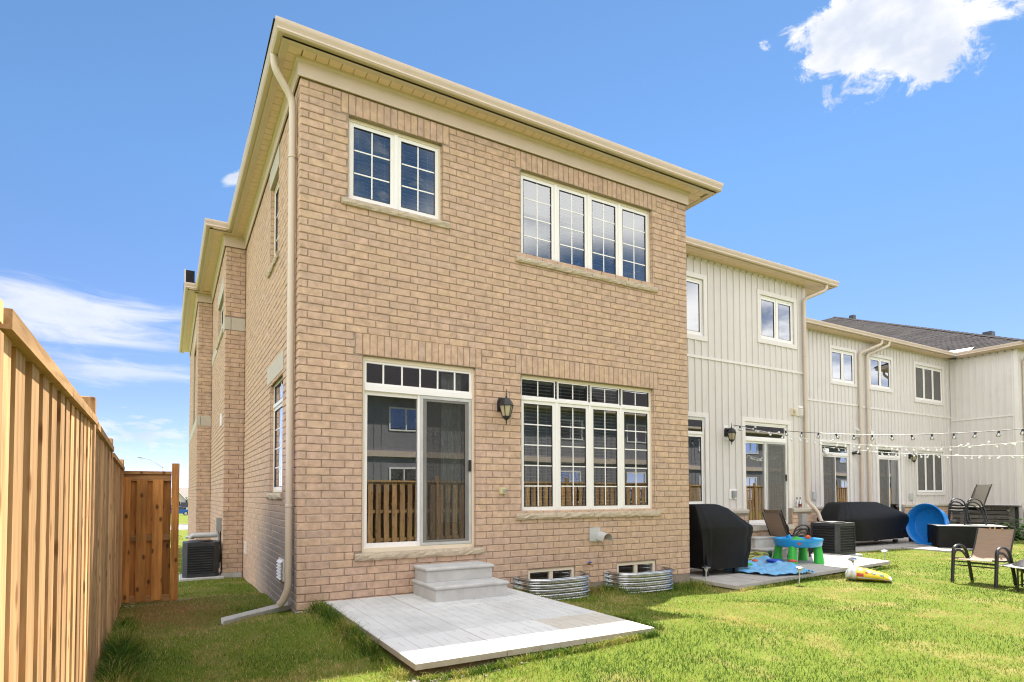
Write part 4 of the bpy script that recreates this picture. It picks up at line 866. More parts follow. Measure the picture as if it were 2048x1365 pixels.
brick_base(h2,T2,X2a,X2b,.88,.09,holes=[(D2[0]-.02,D2[1]+.02,.5,1.0)])
ledge(h2,T2,X2a,D2[0]-.03,.955,.09); ledge(h2,T2,D2[1]+.03,X2b+.05,.955,.09)
mb=MB(); bx(mb,T2,D2[0]-.02,D2[1]+.02,.49,.592,-.05,.135); part('door_sill',mb,STONE_BAND,h2)
for u in (D2[0]-.02,D2[1]):
    mb=MB(); bx(mb,T2,u,u+.02,.6,.95,-.05,.09); part('door_jamb',mb,MORTAR,h2)
def eave_r(parent,pts,rects): eave(parent,pts[::-1],rects)
# path runs from right to left so that "out" faces the garden
def eave_path(parent,pts,rects):
    eave(parent,pts,rects)
eave_path(h2,[(6.55,1.42),(12.86,1.42),(12.86,4.6)],[(6.2,12.76,1.50,1.83,'x'),(12.06,12.76,1.84,4.0,'y')])
mb=MB(); mb.add([(6.2,1.44,6.455),(12.84,1.44,6.455),(12.84,14,6.455),(9.5,5.5,8.2),(6.2,5.5,8.2),(9.5,14,8.2),(6.2,14,8.2)],[(0,1,3,4),(1,2,5,3),(3,5,6,4)]); part('roof',mb,SHINGLE,h2,fix=False)
downspout(h2,[(12.45,1.50,6.40),(12.45,1.50,6.22),(11.93,1.74,5.98),(11.93,1.74,1.12),(12.12,1.60,.86),(12.12,1.52,.62),(12.27,1.42,.46),(12.27,1.42,.0)],[(11.93,1.74,4.6),(11.93,1.74,2.4)],size=.042)
for (u0,u1,v0,v1,m) in ((11.46,11.60,3.16,3.32,CREAM),(11.66,11.86,3.15,3.40,WHITE)):
    mb=MB(); bx(mb,T2,u0,u1,v0,v1,.0,.05); vt=part('vent_hood',mb,m,h2)
    for k in range(4):
        mb=MB(); v=v0+.03+k*(v1-v0-.04)/4; mb.add([T2(u0+.02,v+.04,.051),T2(u1-.02,v+.04,.051),T2(u1-.02,v,.085),T2(u0+.02,v,.085)],[(0,1,2,3)]); part('louvre_slat',mb,m,vt,fix=False)
mb=MB(); bx(mb,T2,9.28,9.50,1.19,1.41,.0,.03); ob=part('outlet_plate',mb,WHITE,h2); mb=MB(); bx(mb,T2,9.34,9.46,1.22,1.37,.03,.075); part('outlet_cover',mb,GREY,ob)
mb=MB(); bx(mb,T2,11.55,11.72,.47,.83,.09,.19); ds=part('disconnect_box',mb,GREY,h2); mb=MB(); mb.tube([T2(11.62,.47,.12),T2(11.62,.1,.12)],.02,8); part('conduit',mb,GREY,ds)

# --- third and fourth houses share one plane
Y3=4.05; T3=lambda u,v,w:(u,Y3-w,v)
h3=thing('siding_house','cream house between two downspouts, floodlight left of its patio door','house',(15,Y3,0))
XE=18.38
WE=(16.72,17.98,4.85,5.87); D3=(16.12,17.60,0.56,2.88)
siding_face(h3,T3,12.1,XE,0.90,6.32,[WE,D3],4.16,phase=.02)
mb=MB(); bx(mb,T3,12.1,XE,6.27,6.33,0,.022); part('frieze_board',mb,SIDING_TRIM,h3)
w=window(h3,WE,T3,2,None,w=-.03,glass=GLASS_FAR,cream=False,sash=.055); casing(w,WE,T3); frev(w,WE,T3)
def door_casing(d,o,T,bot):
    for q in ([(o[0]-.10,o[3]+.10),(o[1]+.10,o[3]+.10),(o[1],o[3]),(o[0],o[3])],[(o[1]+.10,o[3]+.10),(o[1]+.10,bot),(o[1],bot),(o[1],o[3])],[(o[0]-.10,bot),(o[0]-.10,o[3]+.10),(o[0],o[3]),(o[0],bot)]):
        mb=MB(); V=[T(u,v,w) for w in (0.0,.030) for (u,v) in q]; mb.add(V,[(0,3,2,1),(4,5,6,7),(0,1,5,4),(1,2,6,5),(2,3,7,6),(3,0,4,7)]); part('casing',mb,SIDING_TRIM,d)
d=patio_door(h3,D3,T3,w=-.03,tr=.30,tgrid=1,trim=WHITE,glass=GLASS_FAR,slide_right=False); door_casing(d,D3,T3,.92); frev(d,D3,T3)
brick_base(h3,T3,12.1,XE,.83,.09,holes=[(D3[0]-.02,D3[1]+.02,.45,1.0)]); ledge(h3,T3,12.1,D3[0]-.03,.905,.09); ledge(h3,T3,D3[1]+.03,XE,.905,.09)
mb=MB(); bx(mb,T3,D3[0]-.02,D3[1]+.02,.45,.55,-.05,.135); part('door_sill',mb,STONE_BAND,h3)
mb=MB(); bx(mb,T3,16.20,16.43,2.60,2.70,0,.06); fl=part('floodlight',mb,WHITE,h3)
for u in (16.25,16.38):
    mb=MB(); mb.tube([T3(u,2.60,.03),T3(u,2.53,.10),T3(u,2.50,.16)],[.025,.045,.05],8); part('floodlight_head',mb,WHITE,fl,smooth=40)
mb=MB(); mb.tube([T3(17.75,2.60,.0),T3(17.86,2.62,.10),T3(17.98,2.57,.14)],[.04,.055,.03],8); part('camera_unit',mb,BLACK,h3,smooth=40)
mb=MB(); bx(mb,T3,15.60,15.78,1.12,1.36,0,.06); part('outlet_plate',mb,LGREY,h3)
mb=MB(); bx(mb,T3,17.90,18.13,3.12,3.40,0,.06); vt=part('vent_hood',mb,WHITE,h3)
for k in range(4):
    mb=MB(); v=3.15+k*.06; mb.add([T3(17.92,v+.05,.061),T3(18.11,v+.05,.061),T3(18.11,v,.09),T3(17.92,v,.09)],[(0,1,2,3)]); part('louvre_slat',mb,LGREY,vt,fix=False)
def ds3(h,u): downspout(h,[(u+.85,3.72,6.38),(u+.85,3.72,6.22),(u,3.97,5.86),(u,3.97,.1)],[(u,3.97,4.1),(u,3.97,2.0)],size=.05)
ds3(h3,18.15)
eave_path(h3,[(12.4,3.65),(XE,3.65)],[(12.8,XE,3.73,4.06,'x')])
mb=MB(); mb.add([(12.1,3.67,6.455),(XE,3.67,6.455),(XE,8,8.27),(12.1,8,8.27)],[(0,1,2,3)]); part('roof',mb,SHINGLE,h3,fix=False)

h4=thing('siding_house','cream house in the inner corner with triple windows and a wall lantern','house',(21,Y3,0))
WG=(18.88,20.14,4.85,5.87); WH=(21.71,23.62,4.65,5.90); WJ=(21.71,23.55,1.33,2.82); D4=(19.22,20.64,0.50,2.86)
siding_face(h4,T3,XE,24.19,0.90,6.32,[WG,WH,WJ,D4],4.13,phase=.10)
mb=MB(); bx(mb,T3,XE,24.19,6.27,6.33,0,.022); part('frieze_board',mb,SIDING_TRIM,h4)
w=window(h4,WG,T3,2,None,w=-.03,glass=GLASS_FAR,cream=False,sash=.055); casing(w,WG,T3); frev(w,WG,T3)
GREYBLIND=mat('grey_roller_blind',(0.24,0.225,0.21),0.9)
for o in (WH,WJ):
    w=window(h4,o,T3,3,None,w=-.03,glass=GLASS,cream=False,sash=.055,screens=(0,1,2),dark=GREYBLIND); casing(w,o,T3); frev(w,o,T3)
d=patio_door(h4,D4,T3,w=-.03,tr=.28,tgrid=1,trim=WHITE,glass=GLASS_FAR,slide_right=False); door_casing(d,D4,T3,.92); frev(d,D4,T3)
brick_base(h4,T3,XE,24.19,.83,.09,holes=[(D4[0]-.02,D4[1]+.02,.42,1.0)]); ledge(h4,T3,XE,D4[0]-.03,.905,.09); ledge(h4,T3,D4[1]+.03,24.15,.905,.09)
mb=MB(); bx(mb,T3,18.76,18.93,3.15,3.36,0,.06); part('vent_hood',mb,WHITE,h4)
mb=MB(); bx(mb,T3,21.11,21.34,1.08,1.30,0,.06); part('outlet_plate',mb,LGREY,h4)
ds3(h4,18.58)
eave_path(h4,[(XE,3.65),(23.8,3.65)],[(XE,24.2,3.73,4.06,'x')])
mb=MB(); mb.add([(XE,3.67,6.455),(23.82,3.67,6.455),(28.1,8,8.27),(XE,8,8.27)],[(0,1,2,3)]); part('roof',mb,SHINGLE,h4,fix=False)

# --- the end house that comes forward on the right
X5=24.2; T5=lambda u,v,w:(X5-w,u,v); Y5=1.98
h5=thing('siding_house','cream house projecting forward at the right edge under a grey shingle roof','house',(27,6,0))
siding_face(h5,T5,Y5,4.04,0.90,6.32,[],4.02,pitch=.218,phase=.09,bw=.05)
mb=MB(); mb.box(24.27,31.5,Y5,14,-.4,6.34); part('house_body',mb,SIDING,h5)
mb=MB(); bx(mb,T5,Y5-.02,Y5+.16,.90,6.32,0,.02); part('corner_board',mb,SIDING_TRIM,h5)
mb=MB(); bx(mb,T5,Y5,4.04,6.27,6.33,.0,.022); part('frieze_board',mb,SIDING_TRIM,h5)
mb=MB(); bx(mb,T5,Y5,4.0,.87,.905,0,.03); part('starter_strip',mb,SIDING_TRIM,h5)
eave_path(h5,[(23.8,3.65),(23.8,1.58),(32,1.58)],[(23.88,24.2,1.66,4.0,'y'),(24.2,32,1.66,1.98,'x')])
downspout(h5,[(24.35,1.66,6.4),(24.35,1.66,6.2),(24.55,1.92,5.95),(24.55,1.92,0)],[(24.55,1.92,4)],size=.05)
mb=MB(); P5=.458
def hp(t): return (23.82+t,1.60+t,6.455+P5*t)
k=17.0; pk=hp(k)
mb.add([hp(0),(23.82,40,6.455),(pk[0],40,pk[2]),pk,(58,1.60,6.455),(58,pk[1],pk[2])],[(0,1,2,3),(0,3,5,4)])
roof5=part('roof',mb,SHINGLE,h5,fix=False)
# courses of shingles on the slope that faces the garden, and the capped hip
mb=MB(); g=.18; n=int(k/g); r=random.Random(3); bound=23.82
for i in range(n):
    t0=i*g; x0,z0=23.82+t0,6.458+P5*t0; x1,z1=23.82+t0+g*1.06,6.458+P5*(t0+g*1.06); y=1.60+t0+.1+ r.uniform(0,.3)
    while y<24:
        L_=r.uniform(.5,.7); e=r.uniform(.012,.024)
        mb.add([(x0,y,z0+e),(x0,y+L_-.008,z0+e),(x1,y+L_-.008,z1+.006),(x1,y,z1+.006),(x0,y,z0),(x0,y+L_-.008,z0)],[(0,1,2,3),(0,1,5,4)]); y+=L_
part('shingles',mb,SHINGLE,roof5,kind='stuff',fix=False)
for i in range(60):
    t0=i*k/60; a=hp(t0); b=hp(t0+k/60*1.08); mb=MB(); o=.11
    mb.add([(a[0]-o,a[1]+o*.2,a[2]-.015),(a[0],a[1],a[2]+.055),(a[0]+o*.2,a[1]-o,a[2]-.015),(b[0]-o,b[1]+o*.2,b[2]-.02),(b[0],b[1],b[2]+.035),(b[0]+o*.2,b[1]-o,b[2]-.02)],[(0,1,4,3),(1,2,5,4),(0,2,1)]); part('hip_tile',mb,SHINGLE,roof5,fix=False)
for tt,hh in ((14.4,.30),(2.0,.18)):
    q=hp(tt); mb=MB(); mb.box(q[0]+.1,q[0]+.40,q[1]-.25,q[1]+.05,q[2]-.3,q[2]+hh*.8); part('roof_vent',mb,AC,h5)
mb=MB(); mb.add([(23.86,3.2,6.50),(23.86,3.62,6.50),(24.3,4.3,6.70),(24.12,3.2,6.63)],[(0,1,2,3)]); part('valley_flashing',mb,WHITE,h5,fix=False)
# grey timber skirt below it
sk=thing('timber_skirt','weathered grey timber skirt of horizontal boards under the end house','skirting',(23.9,2.9,-.2))
for k in range(7):
    mb=MB(); z=-.22+k*.155; mb.box(23.93,23.97,2.2,4.0,z,z+.125); part('board',mb,GREYWOOD,sk)
for y in (2.08,3.55):
    mb=MB(); mb.box(23.86,23.98,y,y+.14,-.35,.87); part('post',mb,GREYWOOD,sk)
mb=MB(); mb.box(24.0,24.05,2.0,4.0,-.4,.86); part('backing',mb,DARK,sk)
mb=MB(); mb.box(23.8,24.0,1.96,4.0,.84,.88); part('cap_board',mb,GREYWOOD,sk)
fp=thing('fence_panel','short brown timber fence panel at the right edge behind the chair','fence',(25.2,1.85,-.2))
for k in range(8):
    mb=MB(); mb.box(24.3+k*.25,24.3+k*.25+.235,1.80,1.83,-.3,.80); part('board',mb,PINE_BACK,fp)
mb=MB(); mb.box(24.3,26.3,1.83,1.87,.55,.64); part('rail',mb,PINE_BACK,fp)

# ------------------------------------------------------------------ wall lanterns
def lantern(loc,label,plate=None,s=1.0,rnd=False):
    x,y,z=loc; t=thing('wall_lantern',label,'lantern',loc,group='black carriage lanterns on the house walls'); L=[]
    if plate:
        mb=MB(); mb.box(x-.085,x+.085,y-.02,y,z-.15,z+.16); part('mounting_plate',mb,WHITE,t); y-=.02
    mb=MB(); mb.prism([(x-.06,z-.085),(x+.06,z-.085),(x+.06,z+.055),(x+.035,z+.10),(x-.035,z+.10),(x-.06,z+.055)],y-.035,y,'y'); part('back_plate',mb,BLACK,t)
    cy=y-.15; cx=x
    mb=MB(); mb.tube([(x,y-.03,z+.03),(x,y-.08,z+.075),(cx,cy,z+.085)],.013,8); part('arm',mb,BLACK,t,smooth=True)
    A=math.pi/4
    def ring(r,zz,n=4): return [(cx+r*math.cos(A+i*2*math.pi/n),cy+r*math.sin(A+i*2*math.pi/n),zz) for i in range(n)]
    n=8 if rnd else 6; r0=.105
    mb=MB(); lv=[(.012,z+.09),(.045,z+.075),(.085,z+.025),(r0,z-.018),(r0,z-.026)]
    V=[p for (r,zz) in lv for p in ring(r,zz,n)]; F=[(i*n+k,i*n+(k+1)%n,(i+1)*n+(k+1)%n,(i+1)*n+k) for i in range(len(lv)-1) for k in range(n)]; F+=[tuple(range(n-1,-1,-1)),tuple(range((len(lv)-1)*n,len(lv)*n))]; mb.add(V,F); part('cap',mb,BLACK,t)
    mb=MB(); mb.lathe([(.004,z+.09),(.012,z+.10),(.006,z+.12),(.009,z+.135),(.005,z+.15),(.004,z+.20)],8,(cx,cy,0)); part('finial',mb,BLACK,t)
    lv=[(.092,z-.027),(.056,z-.165)] if not rnd else [(.088,z-.027),(.086,z-.09),(.06,z-.15),(.04,z-.165)]
    mb=MB(); V=[p for (r,zz) in lv for p in ring(r-.004,zz,n)]; F=[(i*n+k,i*n+(k+1)%n,(i+1)*n+(k+1)%n,(i+1)*n+k) for i in range(len(lv)-1) for k in range(n)]; mb.add(V,F); part('glass',mb,LAMPGLASS,t,fix=False)
    for k in range(n):
        a=[ring(r,zz,n)[k] for (r,zz) in lv]; mb=MB(); mb.tube(a,.006,4); part('rib',mb,BLACK,t)
    mb=MB(); mb.lathe([(.062,z-.163),(.062,z-.172),(.035,z-.20),(.012,z-.215),(.008,z-.24),(.011,z-.25),(.005,z-.26),(.004,z-.285)],8,(cx,cy,0)); part('base',mb,BLACK,t)
    return t
lantern((2.63,0.0,2.51),'black wall lantern with amber glass on the tan brick beside the patio door')
lantern((9.20,1.82,2.63),'black wall lantern on a white plate where the string lights start',plate=True)
lantern((21.17,4.05,2.60),'small black lantern of rounded shape beside the grey triple window in the corner house',plate=True,rnd=True)
# ------------------------------------------------------------------ patio slabs and steps
def slab_part(parent,q,z0,z1,m,grooves,seed,axis='y'):
    """a cast slab (quad q, counter-clockwise) with a brick-bond of shallow grooves pressed into its top"""
    mb=MB(); c=.006; cx=sum(p[0] for p in q)/4; cy=sum(p[1] for p in q)/4
    zs=z1 if isinstance(z1,(list,tuple)) else [z1]*4
    inn=[(p[0]+(c if p[0]<cx else -c),p[1]+(c if p[1]<cy else -c)) for p in q]
    V=[(p[0],p[1],zz-(z1[0]-z0 if isinstance(z1,(list,tuple)) else z1-z0)) for p,zz in zip(q,zs)]+[(p[0],p[1],zz-.005) for p,zz in zip(q,zs)]+[(p[0],p[1],zz) for p,zz in zip(inn,zs)]
    F=[(3,2,1,0),(8,9,10,11)]+[(i,(i+1)%4,4+(i+1)%4,4+i) for i in range(4)]+[(4+i,4+(i+1)%4,8+(i+1)%4,8+i) for i in range(4)]
    mb.add(V,F); o=part('slab',mb,m,parent)
    return o
GROOVE=mat('slab_groove',(0.36,0.36,0.355),0.95)
pt=thing('paved_patio','pale grey paving slabs below the patio door of the brick house','patio',(1.47,-1.46,0.0))
XS=[0.31,1.075,1.85,2.63]; 
def shade_z(x,y): return .083
QS=[]
for j,(ya,yb) in enumerate([(-2.915,-2.085),(-2.073,-1.045),(-1.035,-.012)]):
    for i in range(3):
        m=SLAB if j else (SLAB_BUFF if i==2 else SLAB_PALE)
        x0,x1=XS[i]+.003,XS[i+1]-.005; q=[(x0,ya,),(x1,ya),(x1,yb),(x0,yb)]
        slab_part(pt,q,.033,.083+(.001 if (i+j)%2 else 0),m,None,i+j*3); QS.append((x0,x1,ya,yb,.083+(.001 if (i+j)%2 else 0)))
# the pressed joints: long lines towards the house, short staggered ones between
mb=MB(); r=random.Random(5)
def groove(x0,x1,y0,y1,z):
    mb.box(x0,x1,y0,y1,z-.004,z+.0011)
for (x0,x1,ya,yb,z) in QS:
    nl=4; w=(x1-x0)/nl
    for i in range(nl):
        if i: groove(x0+i*w-.0014,x0+i*w+.0014,ya+.01,yb-.01,z)
        o=(.12,.34,.05,.42)[i]+r.uniform(-.04,.04)
        for s in range(2):
            p=ya+(yb-ya)*(o+s*.46); q=min(p+(yb-ya)*.2,yb-.01)
            if q>p: groove(x0+(i+.5)*w-.0014,x0+(i+.5)*w+.0014,p,q,z)
part('pressed_joints',mb,GROOVE,pt,kind='stuff')
mb=MB(); mb.box(.36,2.62,-2.86,-.02,-.25,.030); part('gravel_bed',mb,SOIL,pt)

stp=thing('concrete_steps','two pale concrete steps with rounded nosings up to the patio door','steps',(1.87,-.4,.084))
def step(x0,x1,y0,z0,z1,name='step'):
    mb=MB(); n=.022; mb.box(x0+n,x1-n,y0+n,-.004,z0,z1-.045)
    part('riser',mb,CONC,stp)
    mb=MB(); prof=[(0.0,z1-.045)]
    for i in range(7):
        q=-math.pi/2+math.pi*i/6; prof.append((.0+n*.9*math.cos(q)+.002,z1-.0225+.0225*math.sin(q)))
    path=[(x0+n,-.004),(x0+n,y0+n),(x1-n,y0+n),(x1-n,-.004)]
    # nosing swept round three sides plus the tread sheet
    pr=[(-.05,z1-.044)]+[(p[0],p[1]) for p in prof[1:]]+[(-.05,z1)]
    mb.sweep(path[::1],[(-o,z) for o,z in pr] ); mb.box(x0+n+.045,x1-n-.045,y0+n+.045,-.005,z1-.044,z1-.0005)
    part('tread',mb,CONC,stp,smooth=35)
step(1.36,2.33,-.755,.084,.262); step(1.38,2.30,-.42,.263,.435)

# patio of the next house
p2=thing('paved_patio','long paved strip outside the cream house holding the toys and grill','patio',(8.8,.4,-.1))
QB=[(6.27,-.83),(11.35,-.42),(11.95,1.70),(6.27,1.70)]
nx,ny=7,3; r=random.Random(8)
def bil(s,t):
    a=Vector((*QB[0],-.10)).lerp(Vector((*QB[1],-.055)),s); b=Vector((*QB[3],-.085)).lerp(Vector((*QB[2],-.05)),s); return a.lerp(b,t)
for i in range(nx):
    for j in range(ny):
        P_=[bil((i+.004)/nx,(j+.006)/ny),bil((i+.996)/nx,(j+.006)/ny),bil((i+.996)/nx,(j+.994)/ny),bil((i+.004)/nx,(j+.994)/ny)]
        mb=MB(); h=r.uniform(-.003,.003)
        V=[(p.x,p.y,p.z-.055) for p in P_]+[(p.x,p.y,p.z+h) for p in P_]; mb.add(V,[(3,2,1,0),(4,5,6,7)]+[(a,(a+1)%4,4+(a+1)%4,4+a) for a in range(4)]); part('slab',mb,SLAB_TAN,p2)
mb=MB(); mb.box(6.30,11.2,-.30,1.7,-.3,-.165); part('gravel_bed',mb,SOIL,p2)
p3=thing('paved_patio','narrow paved strip outside the corner house behind the covered grill','patio',(15,2.6,-.16))
for i in range(6):
    mb=MB(); mb.box(13.0+i*1.25,13.0+i*1.25+1.24,1.62,3.9,-.20,-.135+(i%2)*.002); part('slab',mb,SLAB_TAN,p3)
for i in range(3):
    mb=MB(); mb.box(15.8+i*.95,15.8+i*.95+.94,.52,1.60,-.21,-.148); part('slab',mb,SLAB_TAN,p3)
st2=thing('concrete_steps','grey concrete steps under the screened door of the cream house','steps',(10.2,1.3,-.08))
for (a,b,c,z0,z1) in ((9.55,11.0,1.12,-.09,.14),(9.62,10.95,1.42,.141,.37)):
    mb=MB(); mb.box(a+.02,b-.02,c+.02,1.72,z0,z1-.045); part('riser',mb,CONC,st2); mb=MB(); mb.rbox(a,b,c,1.72,z1-.045,z1,.012); part('tread',mb,CONC,st2)

# ------------------------------------------------------------------ window wells
def well(x0,x1,dep,zt,label):
    cx=(x0+x1)/2; hw=(x1-x0)/2; t=thing('window_well',label,'window well',(cx,-dep/2,-.2),group='corrugated steel window wells')
    mb=MB(); n=28; m=34; V=[];F=[]
    for i in range(n+1):
        q=math.pi*i/n; 
        ex=abs(math.cos(q))**.62*(1 if math.cos(q)>=0 else -1); ey=abs(math.sin(q))**.62
        for j in range(m+1):
            z=zt-.36*j/m; k=1+.028*math.sin(2*math.pi*j/m*5.5)
            V.append((cx+ex*hw*k,-.005-ey*dep*(1+.07*math.sin(2*math.pi*j/m*5.5)),z))
    for i in range(n):
        for j in range(m): F.append((i*(m+1)+j,(i+1)*(m+1)+j,(i+1)*(m+1)+j+1,i*(m+1)+j+1))
    mb.add(V,F); part('corrugated_wall',mb,GALV,t,smooth=True,fix=False)
    mb=MB(); pth=[]
    for i in range(n+1):
        q=math.pi*i/n; ex=abs(math.cos(q))**.62*(1 if math.cos(q)>=0 else -1); ey=abs(math.sin(q))**.62; pth.append((cx+ex*hw,-.005-ey*dep,zt))
    mb.tube(pth,.008,6); part('rolled_rim',mb,GALV,t,smooth=True)
    for s in (-1,1):
        mb=MB(); mb.box(cx+s*hw-.004,cx+s*hw+s*.07,-.012,-.003,zt-.3,zt+.005) if s>0 else mb.box(cx-hw-.07,cx-hw+.004,-.012,-.003,zt-.3,zt+.005); part('flange',mb,GALV,t)
    mb=MB(); mb.box(cx-hw+.05,cx+hw-.05,-dep*.8,-.02,-.5,-.24); part('gravel',mb,SOIL,t)
well(2.88,3.95,.40,.175,'corrugated steel window well nearer the concrete steps')
well(4.44,5.55,.40,.15,'corrugated steel window well nearer the brick corner and black grill cover')

# ------------------------------------------------------------------ splash gutter lying in the grass
g0=Vector((-.72,.34,gz1(-.72,.34)+.005)); g1=Vector((.0,.41,gz1(0,.41)+.02)); d=(g1-g0).normalized(); nrm=d.cross(Vector((0,0,1))).normalized()
sp=thing('splash_trough','pale grey plastic splash trough lying in the grass below the corner downspout','splash trough',tuple(g0))
mb=MB(); prof=[(-.085,.055),(-.06,.0),(.06,.0),(.085,.05),(.092,.05),(.067,-.012),(-.067,-.012),(-.092,.055)]
V=[];F=[]
for p in (g0,g1): V+=[tuple(p+nrm*o+Vector((0,0,z+.01))) for o,z in prof]
m=len(prof); F=[(i,(i+1)%m,m+(i+1)%m,m+i) for i in range(m)]+[tuple(range(m-1,-1,-1)),tuple(range(m,2*m))]; mb.add(V,F); part('trough',mb,mat('trough_plastic',(0.50,0.50,0.50),0.5,dirt=(0.33,0.31,0.28)),sp)

# ------------------------------------------------------------------ air conditioners
def ac_unit(loc,w,dp,h,label,pipes,labelplate,slats=11):
    x,y,z=loc; t=thing('air_conditioner',label,'air conditioner',loc,group='outdoor air conditioners')
    x0,x1,y0,y1=x-w/2,x+w/2,y-dp/2,y+dp/2; c=.07
    if labelplate!='plain':
        mb=MB(); mb.rbox(x0-.05,x1+.09,y0-.07,y1+.08,z-.02,z+.055,.01); part('base_pad',mb,CONC,t); z+=.056
    oct_=[(x0+c,y0),(x1-c,y0),(x1,y0+c),(x1,y1-c),(x1-c,y1),(x0+c,y1),(x0,y1-c),(x0,y0+c)]
    ins=[(x+(p[0]-x)*.93,y+(p[1]-y)*.93) for p in oct_]
    mb=MB(); mb.prism(ins,z+.04,z+h-.05); part('coil',mb,AC_DARK,t)
    mb=MB(); mb.prism(oct_,z,z+.065); part('base_pan',mb,AC,t)
    mb=MB(); mb.prism(oct_,z+h-.075,z+h-.02); mb.prism([(x+(p[0]-x)*.985,y+(p[1]-y)*.985) for p in oct_],z+h-.02,z+h); part('top_cover',mb,AC,t)
    for (sx,sy) in ((x0,y0),(x1,y0),(x1,y1),(x0,y1)):
        dx=1 if sx==x0 else -1; dy=1 if sy==y0 else -1
        mb=MB(); P_=[(sx+dx*(c+.02),sy),(sx+dx*c,sy),(sx,sy+dy*c),(sx,sy+dy*(c+.02)),(sx+dx*.012,sy+dy*(c+.02)),(sx+dx*.012,sy+dy*(c+.004)),(sx+dx*(c+.004),sy+dy*.012),(sx+dx*(c+.02),sy+dy*.012)]
        mb.prism(P_,z+.06,z+h-.07); part('corner_post',mb,AC,t)
    for k in range(slats):
        zz=z+.085+k*(h-.19)/(slats-1); mb=MB()
        for (ax,f,s) in (('x',y0,-1),('x',y1,1),('y',x0,-1),('y',x1,1)):
            if ax=='x': V=[(x0+c,f,zz),(x1-c,f,zz),(x1-c,f-s*.022,zz+.014),(x0+c,f-s*.022,zz+.014),(x0+c,f,zz-.008),(x1-c,f,zz-.008)]
            else: V=[(f,y0+c,zz),(f,y1-c,zz),(f-s*.022,y1-c,zz+.014),(f-s*.022,y0+c,zz+.014),(f,y0+c,zz-.008),(f,y1-c,zz-.008)]
            mb.add(V,[(0,1,2,3),(0,1,5,4)])
        part('louvre',mb,AC,t,fix=False)
    mb=MB(); mb.lathe([(w*.36,z+h+.001),(w*.34,z+h+.022),(w*.10,z+h+.03),(.0,z+h+.03)],20,(x,y,0)); part('fan_guard',mb,BLACK,t,smooth=True)
    if labelplate=='red':
        mb=MB(); mb.box(x1+.002,x1+.006,y0+.10,y0+.26,z+h-.22,z+h-.16); part('label_plate',mb,mat('rating_plate',(0.55,0.16,0.12),0.5),t)
    return t,z
a1,az=ac_unit((-.72,5.75,-.27),.60,.60,.64,'dark grey air conditioner on a concrete pad beside the brick side wall',True,None)
mb=MB(); mb.tube([(-.95,6.15,az+.70),(-.92,6.12,az+.72),(-.86,6.05,az+.70)],.028,8); mb.tube(dspath([(-.86,6.15,az+.70),(-.84,6.13,az+.735),(-.50,6.13,az+.735),(-.37,6.13,az+.735)],.05),.052,10); part('wrapped_pipe',mb,LGREY,a1,smooth=True)
mb=MB(); mb.tube(dspath([(-.37,5.9,.62),(-.385,5.9,.25),(-.385,5.8,.05),(-.42,5.72,.02)],.1),.014,8); part('cable',mb,BLACK,a1,smooth=True)
mb=MB(); mb.tube([(-.40,6.05,az+.68),(-.39,6.02,az+.2)],.035,8); part('drain_pipe',mb,LGREY,a1,smooth=True)
ac_unit((12.10,1.24,-.14),.74,.70,.72,'charcoal air conditioner with a red label beside the stacked patio chairs',False,'red',slats=10)

# ------------------------------------------------------------------ sling chairs
SL_T=None
def sling_mat(name,a,b_):
    m=mat(name,a,0.75); nt=m.node_tree; N=nt.nodes; L=nt.links.new; b=N['Principled BSDF']
    tc=N.new('ShaderNodeTexCoord'); s=N.new('ShaderNodeSeparateXYZ'); L(tc.outputs['Object'],s.inputs[0])
    ad=N.new('ShaderNodeMath'); ad.operation='ADD'; L(s.outputs['Z'],ad.inputs[0]); L(s.outputs['Y'],ad.inputs[1])
    cb=N.new('ShaderNodeCombineXYZ'); L(ad.outputs[0],cb.inputs['Z']); 
    nz=N.new('ShaderNodeTexNoise'); nz.inputs['Scale'].default_value=70; nz.inputs['Detail'].default_value=3; L(cb.outputs[0],nz.inputs['Vector'])
    rp=N.new('ShaderNodeValToRGB'); e=rp.color_ramp.elements; e[0].position=.38; e[0].color=(*b_,1); e[1].position=.62; e[1].color=(*a,1); L(nz.outputs['Fac'],rp.inputs[0]); L(rp.outputs[0],b.inputs['Base Color']); return m
SLING=sling_mat('brown_sling_fabric',(0.33,0.24,0.175),(0.235,0.165,0.12)); SLING_D=sling_mat('dark_sling_fabric',(0.16,0.145,0.115),(0.11,0.10,0.08))
def arc(pts,n=8,r=.1): return dspath(pts,r,n)
